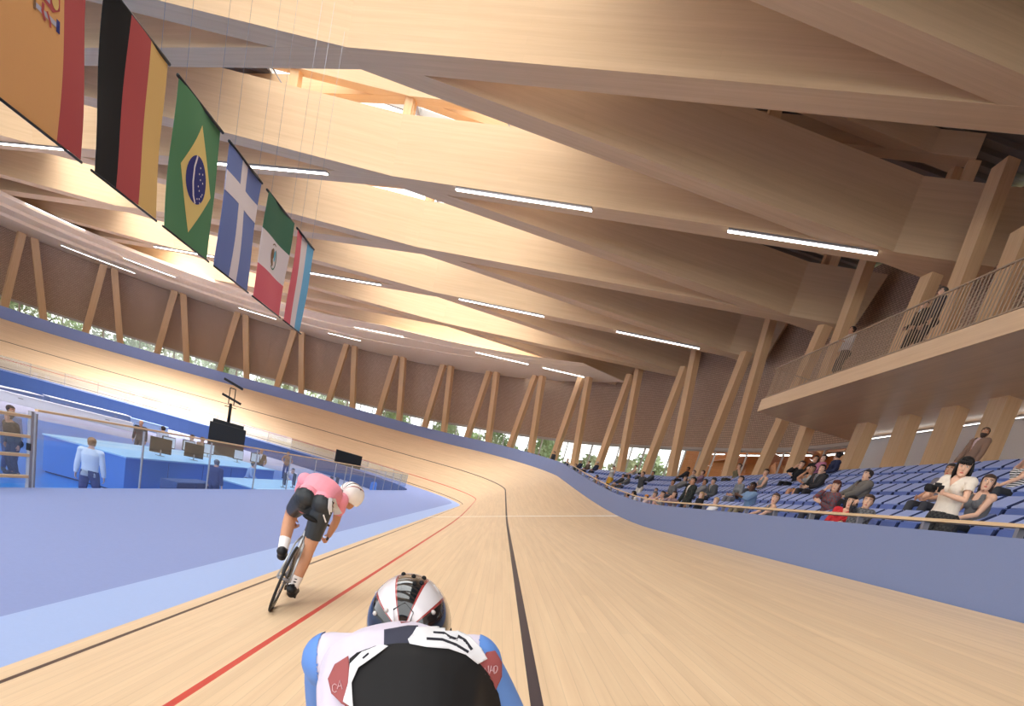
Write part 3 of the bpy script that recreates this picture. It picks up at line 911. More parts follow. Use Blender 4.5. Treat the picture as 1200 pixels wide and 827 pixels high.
def make_body(J, look, voxel):
    """J: joint dictionary -> list of (kind, a, b, ra, rb) and the fused surface"""
    fem = look.get('fem', False); k = look.get('k', 1.0); fat = look.get('fat', 1.0)
    mb = MB(); seg = []
    def limb(kind, a, b, ra, rb, mid=0, n=12):
        mb.cap(a, b, ra*fat*k, rb*fat*k, 0, n, mid*k); seg.append((kind, V(a), V(b), ra*fat*k, rb*fat*k))
    up = J['up']; rt = J['rt']; fw = J['fw']            # chest frame
    pu, pr, pf = J['pup'], J['prt'], J['pfw']           # pelvis frame
    pel, chest, nb = J['pelvis'], J['chest'], J['neck']
    # torso: elliptical rings along pelvis -> waist -> chest -> collar
    W = ([.150, .168, .142, .132, .148, .150, .120, .06] if fem else [.145, .160, .150, .150, .170, .182, .150, .065])
    D = ([.095, .118, .098, .090, .108, .105, .080, .055] if fem else [.095, .112, .102, .105, .122, .122, .092, .06])
    T = [-.16, -.02, .18, .36, .58, .78, .93, 1.06]
    rings = []
    for t, w, d in zip(T, W, D):
        tt = min(max(t, 0), 1)
        c = pel.lerp(chest, min(tt/.55, 1)) if tt < .55 else chest.lerp(nb, (tt-.55)/.45)
        if t < 0: c = pel+pu*(t*.55)
        if t > 1: c = nb+up*.03
        b = min(max((tt-.05)/.5, 0), 1)
        r = (pr.lerp(rt, b)).normalized(); f = (pf.lerp(fw, b)).normalized()
        w *= fat*k; d *= fat*k
        rings.append([c+r*(w*abs(math.cos(a))**.85*math.copysign(1, math.cos(a)))+f*(d*abs(math.sin(a))**.9*math.copysign(1, math.sin(a))) for a in [2*PI*i/20 for i in range(20)]])
    mb.loft(rings)
    seg.append(('pelvis', pel-pu*.05*k, pel.lerp(chest, .18), .14*k, .14*k)); seg.append(('torso', pel.lerp(chest, .35), nb, .15*k, .14*k))
    if fem:
        for s in (-1, 1): mb.ball(chest+up*.07*k+fw*.088*k+rt*.068*k*s, (.06*k, .058*k, .06*k))
    for s in (-1, 1): mb.ball(pel+pr*.075*k*s-pf*.05*k-pu*.04*k, .095*k*fat)
    limb('neck', nb-up*.03*k, J['head']-J['hup']*.055*k-J['hfw']*.012*k, .060 if not fem else .052, .056 if not fem else .048)
    for s, S in ((-1, 'L'), (1, 'R')):
        sh, el, wr = J['sh'+S], J['el'+S], J['wr'+S]
        mb.ball(sh, (.062*k*fat,)*3); limb('yoke', nb-up*.06*k, sh+up*.01*k, .062, .056)
        limb('uarm', sh, el, .052 if not fem else .044, .040 if not fem else .034, .004)
        limb('farm', el, wr, .040 if not fem else .034, .027 if not fem else .024, .005)
        hp, kn, an = J['hp'+S], J['kn'+S], J['an'+S]
        limb('thigh', hp, kn, .090 if not fem else .088, .058, .004)
        limb('calf', kn, an, .056, .040, .010)
        ft = J['ft'+S]; d = (ft-an); 
        limb('foot', an-d*.22-V(J['fdn'+S])*-.0, ft, .042, .036)
        limb('foot', an+V(J['fdn'+S])*.04*k, an.lerp(ft, .5)+V(J['fdn'+S])*.02*k, .038, .040)
    # head
    H, hr, hf, hu = J['head'], J['hrt'], J['hfw'], J['hup']; hk = k*look.get('hk', 1.0)
    prof = [(-.122, .020, .072, .035), (-.108, .040, .088, .0), (-.085, .053, .093, -.022), (-.055, .062, .094, -.058), (-.022, .069, .092, -.080), (.01, .073, .091, -.094), (.042, .075, .093, -.100), (.072, .073, .086, -.098), (.098, .060, .066, -.082), (.116, .036, .036, -.052)]
    rings = []
    for z, w, yf, yb in prof:
        c = (yf+yb)/2; d = (yf-yb)/2
        rings.append([H+hu*z*hk+hr*(w*math.cos(a))*hk+hf*(c+d*abs(math.sin(a))**.85*math.copysign(1, math.sin(a)))*hk for a in [2*PI*i/20 for i in range(20)]])
    mb.loft(rings); seg.append(('head', H-hu*.04*k, H+hu*.05*k, .085*k, .085*k))
    P = lambda x, y, z: H+hr*x*hk+hf*y*hk+hu*z*hk
    mb.tube([P(0, .086, .030), P(0, .104, .0), P(0, .112, -.018), P(0, .094, -.032)], [.009*hk, .011*hk, .015*hk, .009*hk], 8)
    for s in (-1, 1):
        mb.ball(P(.073*s, -.006, -.005), (.013*hk, .022*hk, .032*hk), R=Matrix((hr, hf, hu)).transposed())
        mb.ball(P(.040*s, .066, -.018), .022*hk)
        mb.tube([P(.012*s, .088, .040), P(.032*s, .088, .045), P(.052*s, .074, .040)], .009*hk, 6)
    mb.ball(P(0, .090, -.095), .018*hk)
    me = bpy.data.meshes.new('b'); me.from_pydata(mb.v, [], mb.f)
    ob = bpy.data.objects.new('b', me); C.objects.link(ob)
    r = ob.modifiers.new('r', 'REMESH'); r.mode = 'VOXEL'; r.voxel_size = voxel; r.use_smooth_shade = True
    sm = ob.modifiers.new('s', 'SMOOTH'); sm.factor = .5; sm.iterations = 3
    dg = bpy.context.evaluated_depsgraph_get()
    ev = bpy.data.meshes.new_from_object(ob.evaluated_get(dg))
    nv = len(ev.vertices); co = np.empty(nv*3); ev.vertices.foreach_get('co', co); co = co.reshape(-1, 3)
    no = np.empty(nv*3); ev.vertex_normals.foreach_get('vector', no); no = no.reshape(-1, 3)
    faces = [tuple(p.vertices) for p in ev.polygons]
    bpy.data.objects.remove(ob); bpy.data.meshes.remove(me); bpy.data.meshes.remove(ev)
    return co, no, faces, seg, P
def classify(co, faces, seg):
    fc = np.array([co[list(f)].mean(0) for f in faces])
    best = np.full(len(fc), 1e9); lab = np.zeros(len(fc), int); tt = np.zeros(len(fc))
    for i, (kind, a, b, ra, rb) in enumerate(seg):
        a = np.array(a); d = np.array(b)-a; L = d.dot(d)
        t = np.clip(((fc-a) @ d)/L, 0, 1)
        dist = np.linalg.norm(fc-(a+t[:, None]*d), axis=1)-(ra+(rb-ra)*t)
        m = dist < best; best[m] = dist[m]; lab[m] = i; tt[m] = t[m]
    return fc, lab, tt
def sub_mesh(name, co, no, faces, mask, off, mat, parent, smooth=True):
    idx = np.nonzero(mask)[0]
    if len(idx) == 0: return None
    mp = {}; vs = []; fs = []
    for i in idx:
        f = []
        for v in faces[i]:
            if v not in mp: mp[v] = len(vs); vs.append(tuple(co[v]+no[v]*off))
            f.append(mp[v])
        fs.append(tuple(f))
    mb = MB(); mb.add(vs, fs, 0, None, smooth)
    return mb.build(name, mat, parent)
def hand(mb, wr, d, palm, side, k, curl=.5, mi=0):
    """wrist, pointing direction, palm normal, +1 right hand: palm, four unequal fingers, thumb from its side"""
    d = V(d).normalized(); palm = V(palm); palm = (palm-d*palm.dot(d)).normalized(); ac = d.cross(palm).normalized()*side
    R = Matrix((ac, d, palm)).transposed()
    mb.ball(wr+d*.045*k, (.040*k, .052*k, .016*k), mi, 10, 6, R)
    for i, (x, L) in enumerate(((-.028, .066), (-.010, .076), (.009, .070), (.027, .054))):
        p = wr+d*.082*k+ac*(-x)*k
        q = p+(d*math.cos(curl*.7)+palm*math.sin(curl*.7))*L*.55*k
        r = q+(d*math.cos(curl*1.9)+palm*math.sin(curl*1.9))*L*.5*k
        mb.tube([p-d*.02*k, p, q, r], [.009*k, .0088*k, .0082*k, .0062*k], 7, mi)
    p = wr+d*.028*k+ac*.030*k; q = p+(ac*.6+d*.7+palm*.25).normalized()*.036*k; r = q+(d*.9+palm*.4*max(curl, .3)).normalized()*.030*k
    mb.tube([p-ac*.012*k, p, q, r], [.013*k, .0125*k, .0105*k, .008*k], 7, mi)
def hair_shell(P, look, hu):
    """hair as a cap that follows the skull, cut along the hairline"""
    st = look.get('hair', 'short'); mb = MB()
    if st == 'none': return None
    n = 22; zs = [-.10, -.075, -.05, -.025, 0, .025, .05, .07, .09, .108, .122, .131]
    def rad(z):
        tab = [(-.12, .056, .03), (-.05, .074, -.066), (-.022, .079, -.090), (.01, .085, -.108), (.042, .089, -.119), (.072, .088, -.119), (.098, .079, -.108), (.12, .058, -.080), (.134, .026, -.045)]
        w = np.interp(z, [t[0] for t in tab], [t[1] for t in tab]); yb = np.interp(z, [t[0] for t in tab], [t[2] for t in tab])
        yf = np.interp(z, [-.12, 0, .05, .075, .098, .12, .132], [.06, .085, .097, .103, .088, .058, .024])
        return w, yf, yb
    low = {'short': -.055, 'crop': -.04, 'bob': -.10, 'long': -.10, 'bun': -.06, 'tail': -.06, 'bald': .02}[st]
    hl = look.get('hairline', .062)
    vs = []; fs = []; thick = .012 if st == 'crop' else .018
    for z in zs:
        w, yf, yb = rad(z); c = (yf+yb)/2; d = (yf-yb)/2
        for i in range(n):
            a = 2*PI*i/n
            vs.append((w*math.cos(a)*1.0, c+d*math.sin(a), z))
    keep = set()
    for j in range(len(zs)-1):
        for i in range(n):
            i2 = (i+1) % n
            x, y, z = [sum(vs[q][c] for q in (j*n+i, j*n+i2, (j+1)*n+i, (j+1)*n+i2))/4 for c in range(3)]
            front = y > .012 if st not in ('bob', 'long') else y > .035
            cut = hl if front else low
            if st == 'bald' and z > .06: continue
            if front and y < .045 and st in ('short', 'crop'): cut = .03
            if z > cut:
                fs.append((j*n+i, j*n+i2, (j+1)*n+i2, (j+1)*n+i))
    top = len(vs); vs.append((0, -.005, .141))
    if st != 'bald':
        for i in range(n): fs.append(((len(zs)-1)*n+i, (len(zs)-1)*n+(i+1) % n, top))
    mb.add([P(*v) for v in vs], fs, 0, None, True)
    # give it body: duplicate inward
    if st == 'long':
        for sx in (-1, 1): mb.tube([P(.078*sx, .01, .06), P(.088*sx, .012, 0), P(.090*sx, .01, -.08), P(.086*sx, .005, -.15)], [.014, .020, .022, .010], 8)
        L = look.get('hair_len', .30)
        rings = []
        for t in np.linspace(0, 1, 7):
            z = .03-t*L; w = .094+.020*math.sin(t*3)-.02*t; yb = -.120-.02*t; yf = .035-.03*t
            rings.append([P(w*math.cos(a), (yf+yb)/2+(yf-yb)/2*math.sin(a), z) for a in [2*PI*i/16 for i in range(16)]])
        mb.loft([r for r in rings])
    if st == 'bob':
        rings = []
        for t in np.linspace(0, 1, 5):
            z = .05-t*.15; w = .094-.008*t; yb = -.120; yf = .020
            rings.append([P(w*math.cos(a), (yf+yb)/2+(yf-yb)/2*math.sin(a), z) for a in [2*PI*i/16 for i in range(16)]])
        mb.loft(rings)
    if st == 'bun': mb.ball(P(0, -.125, .075), .045)
    if st == 'tail': mb.tube([P(0, -.10, .06), P(0, -.15, .05), P(0, -.17, -.02), P(0, -.155, -.10)], [.022, .035, .032, .010], 8)
    if st != 'bald' and look.get('fringe'):
        for sx in (-.058, -.036, -.012, .012, .036, .058):
            mb.tube([P(sx*.8, .070, .105), P(sx, .100-.12*abs(sx), .075), P(sx*1.02, .106-.2*abs(sx), .046)], [.012, .015, .009], 6)
    return mb
POSES = {}
def solve(pose, look):
    """build the joints in metres, root on the floor, facing +y"""
    k = look.get('k', 1.0); fem = look.get('fem', False)
    sit = pose.get('sit', False)
    lean = math.radians(pose.get('lean', -6 if sit else 0)); side = math.radians(pose.get('side', 0)); twist = math.radians(pose.get('twist', 0))
    plean = math.radians(pose.get('plean', pose.get('lean', -6 if sit else 0)*.6))
    pz = pose.get('pz', .53 if sit else .945)
    pel = V((pose.get('px', 0), pose.get('py', -.06 if sit else 0), pz))*k
    def frame(l, s, t):
        R = Euler((-l, s, 0)).to_matrix() @ Matrix.Rotation(t, 3, 'Z')
        return R @ V((1, 0, 0)), R @ V((0, 1, 0)), R @ V((0, 0, 1))
    J = {'pelvis': pel}
    J['prt'], J['pfw'], J['pup'] = frame(plean, side*.5, twist*.3)
    J['rt'], J['fw'], J['up'] = frame(lean, side, twist)
    J['chest'] = pel+J['pup']*.29*k; J['neck'] = J['chest']+J['up']*.235*k
    hy, hp, hs = [math.radians(pose.get(q, 0)) for q in ('hyaw', 'hpitch', 'hroll')]
    Rh = Matrix((J['rt'], J['fw'], J['up'])).transposed() @ Matrix.Rotation(hy, 3, 'Z') @ Euler((-hp+lean*.6, hs, 0)).to_matrix()
    if pose.get('level', True):
        Rh = Euler((0, side*.5, 0)).to_matrix() @ Matrix.Rotation(twist+hy, 3, 'Z') @ Euler((-hp, hs, 0)).to_matrix()
    J['hrt'], J['hfw'], J['hup'] = Rh @ V((1, 0, 0)), Rh @ V((0, 1, 0)), Rh @ V((0, 0, 1))
    J['head'] = J['neck']+J['up']*.050*k+J['hup']*.090*k+J['hfw']*.02*k
    if pose.get('headpos'): J['head'] = V(pose['headpos'])*k
    sw = (.165 if fem else .190)*k
    for s, S in ((-1, 'L'), (1, 'R')):
        J['sh'+S] = J['neck']+J['rt']*sw*s-J['up']*.055*k
        tgt = pose.get('hand'+S)
        if tgt is None: tgt = J['sh'+S]/k+V((.07*s, .06, -.52)) if not sit else V((.12*s, .26, .62))
        pole = pose.get('pole'+S, (.5*s, -1, -.3))
        J['el'+S], J['wr'+S] = ik(J['sh'+S], V(tgt)*k, .285*k, .255*k, pole)
        J['hp'+S] = pel+J['prt']*.088*s*k-J['pup']*.03*k
        an = V(pose.get('foot'+S, (.13*s, .42, .085) if sit else (.105*s, -.02, .085)))*k
        J['kn'+S], J['an'+S] = ik(J['hp'+S], an, .43*k, .43*k, pose.get('knee'+S, (.15*s, 1, .5 if sit else 0)))
        toe = V(pose.get('toe'+S, (.15*s, 1, -.22)))
        J['ft'+S] = J['an'+S]+toe.normalized()*.17*k
        J['fdn'+S] = V((0, 0, -1)) if not pose.get('fdn'+S) else V(pose['fdn'+S])
    return J
def person(label, pose, look, loc, yaw, group=None, voxel=.014, rot=None):
    J = solve(pose, look); k = look.get('k', 1.0)
    co, no, faces, seg, P = make_body(J, look, voxel)
    fc, lab, tt = classify(co, faces, seg)
    kinds = np.array([s[0] for s in seg])[lab]
    root = thing('person', label, 'person', loc, yaw, group, rot)
    # body surface plus hands, eyes and lips as one mesh
    b = MB(); b.add([tuple(v) for v in co], faces, 0, None, True)
    for s, S in ((-1, 'L'), (1, 'R')):
        d = J['wr'+S]-J['el'+S]
        hd = pose.get('hd'+S); d = V(hd) if hd else d
        pn = V(pose.get('palm'+S, (-s, 0, 0)))
        if abs(pn.normalized().dot(d.normalized())) > .93: pn = V((0, 1, .3))
        hand(b, J['wr'+S], d, pn, s, k*.98, pose.get('curl'+S, .55))
    for s in (-1, 1):
        Rm = Matrix((J['hrt'], J['hfw'], J['hup'])).transposed(); q = k*look.get('hk', 1.0)
        b.ball(P(.030*s, .0865, .020), (.0135*q, .006*q, .0075*q), 1, 8, 6, Rm)
        b.ball(P(.030*s, .0915, .020), (.006*q, .004*q, .0066*q), 2, 8, 6, Rm)
        b.tube([P(.013*s, .097, .040), P(.032*s, .096, .045), P(.050*s, .080, .041)], .0042*q, 6, 4)
    Rm = Matrix((J['hrt'], J['hfw'], J['hup'])).transposed(); q = k*look.get('hk', 1.0)
    b.ball(P(0, .0945, -.060), (.023*q, .006*q, .008*q), 3, 8, 6, Rm)
    hair_m = mcol('hair', look.get('hair_rgb', (40, 32, 28)), .6)
    sk = SKIN[look.get('skin', 'light')]
    body = b.build('body', [mcol('skin', sk, .55), 'eye_white', 'black_matte', mcol('lip', tuple(int(c*.8) if i else c for i, c in enumerate((int(sk[0]*.85), int(sk[1]*.62), int(sk[2]*.62)))), .5), hair_m], root)
    fidx = lambda ks: np.isin(kinds, ks)
    top = look.get('top', {}); sl = top.get('sleeve', 'long'); off = top.get('off', .010)
    m = fidx(['torso', 'yoke', 'pelvis'])
    relz = (fc-np.array(J['neck'])) @ np.array(J['up'])
    if sl == 'tank':
        m = (fidx(['torso']) & (relz < -.02)) | (fidx(['yoke']) & (np.abs((fc-np.array(J['neck'])) @ np.array(J['rt'])) < .10*k) & (np.abs((fc-np.array(J['neck'])) @ np.array(J['rt'])) > .06*k)) | fidx(['pelvis'])
        front = (fc-np.array(J['neck'])) @ np.array(J['fw'])
        m &= ~((relz > -.11) & (front > .0) & (np.abs((fc-np.array(J['neck'])) @ np.array(J['rt'])) < .055*k))
    else:
        m |= fidx(['uarm']) & (tt < (1.1 if sl in ('long', 'three') else .55))
        if sl == 'long': m |= fidx(['farm']) & (tt < .93)
        if sl == 'three': m |= fidx(['farm']) & (tt < .45)
        if top.get('v'):
            front = (fc-np.array(J['neck'])) @ np.array(J['fw'])
            xx = np.abs((fc-np.array(J['neck'])) @ np.array(J['rt']))
            m &= ~((front > 0) & (relz > -top['v']) & (xx < .075*k*(relz+top['v'])/top['v']))
    m &= relz < .012*k
    relp = (fc-np.array(J['pelvis'])) @ np.array(J['pup'])
    m &= ~(fidx(['pelvis']) & (relp < -top.get('hem', .07)*k)) & ~(fidx(['pelvis']) & (relp < .1*k) if top.get('tucked') else fidx(['none']))
    off = max(off, .017) if not top.get('tucked') else off
    tm = top.get('mat') or mcol('cloth', top.get('rgb', (120, 120, 124)), .85)
    sub_mesh(top.get('name', 'shirt'), co, no, faces, m, off*k, tm, root)
    inner = look.get('inner')
    if inner:
        mi = fidx(['torso', 'yoke']) & ~m & (relz < .012*k)
        sub_mesh('undershirt', co, no, faces, mi, .004*k, mcol('cloth', inner, .85), root)
    if look.get('sleeve_mat'):
        xx = np.abs((fc-np.array(J['neck'])) @ np.array(J['rt']))
        ms = (fidx(['uarm', 'yoke', 'torso']) & (xx > .205*k)) | (fidx(['uarm']) & (tt > .4)) | (fidx(['farm']) & (tt < .95))
        sub_mesh('sleeve', co, no, faces, ms, (off+.003)*k, look['sleeve_mat'], root)
    bot = look.get('bottom', {}); ln = bot.get('len', 'long')
    m2 = fidx(['thigh']) & (tt < (1.1 if ln == 'long' else .72)) | fidx(['pelvis'])
    if ln == 'long': m2 |= fidx(['calf']) & (tt < .93)
    sub_mesh(bot.get('name', 'trousers'), co, no, faces, m2, bot.get('off', .012)*k if not top.get('tucked') else .014*k, bot.get('mat') or mcol('cloth', bot.get('rgb', (60, 62, 72)), .85), root)
    for S in 'LR':
        a = np.array(J['an'+S]); a2 = np.array(J['an'+('R' if S == 'L' else 'L')]); near = (np.linalg.norm(fc-a, axis=1) < .32*k) & (np.linalg.norm(fc-a, axis=1) < np.linalg.norm(fc-a2, axis=1))
        ms = fidx(['foot']) & near
        sub_mesh('shoe', co, no, faces, ms, .008*k, mcol('leather', look.get('shoe', (40, 38, 40)), .5), root)
    if look.get('hat') is None or look.get('hat') in ('cap', 'beanie', 'band'):
        hm = hair_shell(P, look, J['hup'])
        if hm: hm.build('hair', hair_m, root)
    if look.get('beard'):
        bm = MB()
        rings = []
        for z, w, yf, yb in ((-.028, .071, .078, .01), (-.05, .069, .098, .0), (-.075, .064, .106, .0), (-.10, .056, .106, .005), (-.13, .040, .098, .02), (-.15, .018, .085, .04)):
            rings.append([P(w*math.cos(a), (yf+yb)/2+(yf-yb)/2*math.sin(a), z) for a in [2*PI*i/16 for i in range(16)]])
        bm.loft(rings); bm.build('beard', hair_m, root)
    if look.get('hat') in ('cap', 'beanie', 'band'):
        hb = MB(); rings = []
        lo = .045 if look['hat'] != 'band' else .075
        hi = .140 if look['hat'] != 'band' else .1
        for z in np.linspace(lo, hi, 6):
            w = float(np.interp(z, [.04, .07, .1, .125, .145], [.092, .092, .082, .060, .02])); y0 = float(np.interp(z, [.04, .07, .1, .125, .145], [.110, .106, .09, .06, .015])); y1 = float(np.interp(z, [.04, .07, .1, .125, .145], [-.122, -.122, -.112, -.085, -.04]))
            rings.append([P(w*math.cos(a), (y0+y1)/2+(y0-y1)/2*math.sin(a), z) for a in [2*PI*i/18 for i in range(18)]])
        hb.loft(rings)
        if look['hat'] == 'cap':
            hb.loft([[P(x, .09+.07*math.cos(x*14), .058+o) for x in np.linspace(-.075, .075, 8)] for o in (0, .008)], 0, False, True, False)
            hb.loft([[P(x, .09+t*.07*math.cos(x*14), .062) for x in np.linspace(-.075, .075, 8)] for t in (0, .5, 1)], 0, False, True, False)
        hb.build(look['hat'] if look['hat'] != 'band' else 'headband', mcol('hat', look.get('hat_rgb', (60, 60, 66)), .85), root)
    root['k'] = k
    return root, J, P
mat_plain('eye_white', (.8, .79, .77, 1), .3)
def mat_check(name, a, b, sc, stripes=False):
    m, nt, bs = _mat(name)
    tc = nt.nodes.new('ShaderNodeTexCoord'); ck = nt.nodes.new('ShaderNodeTexChecker' if not stripes else 'ShaderNodeTexWave')
    if stripes: ck.bands_direction = 'Z'; ck.inputs['Distortion'].default_value = .6
    ck.inputs['Scale'].default_value = sc
    nt.links.new(tc.outputs['Object'], ck.inputs['Vector'])
    if stripes:
        rp = nt.nodes.new('ShaderNodeValToRGB'); rp.color_ramp.interpolation = 'CONSTANT'
        rp.color_ramp.elements[0].color = a; rp.color_ramp.elements[1].color = b; rp.color_ramp.elements[1].position = .5
        nt.links.new(ck.outputs['Fac'], rp.inputs['Fac']); nt.links.new(rp.outputs['Color'], bs.inputs['Base Color'])
    else:
        ck.inputs['Color1'].default_value = a; ck.inputs['Color2'].default_value = b
        nt.links.new(ck.outputs['Color'], bs.inputs['Base Color'])
    bs.inputs['Roughness'].default_value = .85
mat_check('plaid_red', srgb(128, 62, 62), srgb(86, 84, 92), 22)
mat_check('plaid_grey', srgb(112, 112, 114), srgb(74, 74, 78), 24)
mat_check('plaid_green', srgb(38, 46, 40), srgb(22, 24, 24), 16)
mat_check('stripe_bw', srgb(232, 228, 222), srgb(30, 28, 30), 9, True)
mat_check('skirt_print', srgb(34, 33, 34), srgb(58, 56, 54), 30)
# ================================================================== SPECTATORS
def row_hit(px, i):
    """where the sight line through column px at head height meets seating row i"""
    best = None
    P = WA-WN*ROW_D[i]
    # iterate: the head height fixes the picture row
    zt = ROW_Z[i]+1.2; y = 560
    for it in range(4):
        r = ray(px, y); best = None
        for j in range(len(P)-1):
            a = P[j]; d = P[j+1]-a; den = r[0]*d[1]-r[1]*d[0]
            if abs(den) < 1e-9: continue
            t = (a[0]*d[1]-a[1]*d[0])/den; u = (a[0]*r[1]-a[1]*r[0])/den
            if t > 0 and -.001 <= u <= 1.001 and (best is None or t < best[0]): best = (t, WS*(j+u))
        p, n = wpt(best[1], -ROW_D[i]); y = proj((p[0], p[1], zt))[1]
    return best[1]
SEATED = 'spectators sitting in the stand'
def spectator(px, row, label, look, pose=None, stand=False, face=0, fwd=0.0, voxel=None, snap=True):
    pose = dict(pose or {})
    s = row_hit(px, row); kk = look.get('k', 1.0)
    if not stand:
        sl = nearest_slot(row, s)
        if sl is not None:
            TAKEN[sl] = label; s = seat_slots[sl][1]
        pose['sit'] = True
    p, n = wpt(s, -ROW_D[row]-fwd)
    yaw = math.atan2(-n[1], -n[0])-PI/2+math.radians(face)
    d = math.hypot(p[0], p[1])
    if voxel is None: voxel = .010 if d < 15 else (.014 if d < 28 else .02)
    if not stand and kk != 1: pose.setdefault('pz', .53/kk); pose.setdefault('footL', (-.13, .40, .09)); pose.setdefault('footR', (.13, .40, .09))
    return person(label, pose, look, (p[0], p[1], ROW_Z[row]), yaw, None, voxel)
T = lambda rgb, sleeve='long', **k: dict(rgb=rgb, sleeve=sleeve, **k)
B = lambda rgb, **k: dict(rgb=rgb, **k)
LAP = dict(handL=(-.10, .30, .64), handR=(.10, .32, .64))
FOLD = dict(handL=(.08, .20, .80), handR=(-.08, .22, .78), poleL=(-1, -.2, -.4), poleR=(1, -.2, -.4))
MOUTH = dict(handR=(.04, .13, 1.10), poleR=(.6, .2, -1), handL=(-.02, .20, .80))
# ---- near end of the stand, facing positions follow the picture
photographer = spectator(1124, 0, 'woman with long black hair and cream blouse standing at the rail with a camera',
    dict(fem=True, skin='light', hair='long', hair_rgb=(24, 20, 22), fringe=True, hair_len=.27, top=T((226, 214, 198), 'short', off=.020, v=.14, name='blouse'), bottom=B((40, 40, 40), len='long', mat='skirt_print', off=.03, name='skirt'), shoe=(30, 30, 30)),
    dict(handL=(-.07, .30, 1.20), handR=(.10, .26, 1.18), poleL=(-1, -.1, -1), poleR=(1, -.1, -1), hpitch=18, hyaw=30, lean=3, curlL=1.1, curlR=1.1, hdL=(.3, 1, .2), hdR=(-.3, 1, .3)), True, 22, .12, .008)
spectator(1107, 2, 'man in grey shirt with a small red chest badge seated behind the camera woman', dict(skin='tan', hair='crop', hair_rgb=(44, 36, 32), top=T((112, 106, 112), 'short'), bottom=B((60, 60, 66))), dict(hyaw=22, lean=4, **LAP), face=14)
spectator(1163, 1, 'woman in grey tank top seated right of the camera woman', dict(fem=True, skin='light', hair='bob', hair_rgb=(70, 54, 46), top=T((98, 98, 100), 'tank'), bottom=B((40, 42, 48))), dict(hyaw=40, lean=8, handR=(.26, .22, .50), handL=(-.05, .3, .62)), face=10)
spectator(1192, 3, 'woman in black and white striped top raising her hand at the right edge', dict(fem=True, skin='light', hair='short', hair_rgb=(24, 22, 24), top=dict(mat='stripe_bw', sleeve='tank'), bottom=B((50, 52, 58))), dict(hyaw=50, handR=(-.36, .30, 1.12), poleR=(.3, .3, -1), handL=(-.05, .28, .62), curlR=.2), face=6)
spectator(1118, 5, 'bearded man in brown blazer and pink shirt standing at the top of the stand', dict(skin='tan', hair='short', hair_rgb=(58, 44, 38), beard=True, top=T((136, 108, 92), v=.34, off=.024, name='blazer'), inner=(206, 176, 172), bottom=B((128, 104, 90))), dict(hyaw=38, hpitch=-16, handL=(-.27, .12, .88), handR=(.27, .12, .88), lean=-5), True, 8, -.55)
spectator(991, 0, 'woman in red top and black headscarf lounging in the front row', dict(fem=True, skin='light', hair='long', hair_len=.16, hair_rgb=(30, 24, 24), hat='band', hat_rgb=(22, 22, 24), top=T((196, 44, 50), 'three', v=.13), bottom=B((24, 24, 26))), dict(lean=-20, hyaw=2, twist=20, footL=(-.55, .62, .12), footR=(-.42, .66, .12), handL=(-.22, .25, .72), handR=(.12, .22, .66)), face=22)
spectator(1007, 0, 'man in grey plaid jacket pointing beside the woman in red', dict(skin='light', hair='crop', hair_rgb=(66, 48, 38), top=dict(mat='plaid_grey', sleeve='long', off=.018, name='jacket'), bottom=B((110, 112, 118))), dict(lean=-12, hyaw=40, handR=(-.30, .38, 1.10), poleR=(.5, .2, -1), handL=(-.1, .28, .62), curlR=.9), face=12)
spectator(1014, 2, 'man in thick grey-brown coat with scarf seated above the pointing man', dict(skin='light', hair='short', hair_rgb=(52, 44, 42), fat=1.06, top=T((108, 102, 96), off=.032, v=.14, name='coat'), inner=(70, 66, 66), bottom=B((60, 58, 60))), dict(lean=-4, hyaw=12, **LAP))
spectator(976, 1, 'woman with red-brown bob and flowered shirt, hand at her mouth', dict(fem=True, skin='light', hair='bob', hair_rgb=(96, 48, 38), fringe=True, top=dict(mat='plaid_red', sleeve='long'), bottom=B((54, 56, 66))), dict(lean=2, hyaw=42, **MOUTH), face=10)
spectator(966, 3, 'dark-haired man in black suit seated below the woman with the bun', dict(skin='light', hair='short', hair_rgb=(34, 26, 24), top=T((48, 46, 48), v=.24, off=.02, name='suit_jacket'), inner=(120, 120, 126), bottom=B((44, 42, 46))), dict(lean=4, hyaw=30, **LAP), face=16)
spectator(947, 3, 'woman in grey sleeveless top and yellow skirt, hand to her face', dict(fem=True, skin='tan', hair='bun', hair_rgb=(40, 28, 26), top=T((150, 150, 150), 'tank'), bottom=B((232, 186, 40), name='skirt', len='short', off=.03)), dict(lean=6, hyaw=30, **MOUTH), face=12)
spectator(938, 4, 'woman in black cardigan leaning left in the fifth row', dict(fem=True, skin='light', hair='bun', hair_rgb=(46, 34, 32), top=T((28, 27, 30), off=.02), bottom=B((30, 30, 34))), dict(lean=10, side=-10, hyaw=40, **MOUTH), face=12)
spectator(955, 5, 'woman in black top standing beside the pink scarf', dict(fem=True, skin='light', hair='bob', hair_rgb=(44, 32, 30), top=T((26, 25, 28)), bottom=B((30, 30, 34))), dict(hyaw=40), False, 8, 0)
spectator(964, 5, 'woman wearing a pink scarf in the top row', dict(fem=True, skin='pale', hair='short', hair_rgb=(52, 40, 40), top=T((186, 122, 150), off=.026), bottom=B((40, 42, 52))), dict(hyaw=30, **FOLD))
spectator(982, 5, 'woman in navy top with high hair bun standing in the top row', dict(fem=True, skin='light', hair='bun', hair_rgb=(30, 24, 26), top=T((38, 44, 74), 'long'), bottom=B((34, 36, 48))), dict(hyaw=-60, lean=6), False, 0, 0)
spectator(897, 0, 'woman with brown ponytail and grey vest leaning on the rail', dict(fem=True, skin='light', hair='tail', hair_rgb=(84, 64, 54), top=T((92, 94, 98), 'tank'), bottom=B((36, 38, 42))), dict(lean=-10, hyaw=58, handR=(.24, .34, .66), handL=(-.16, .30, .60), poleR=(1, -.2, -.6)), face=-6)
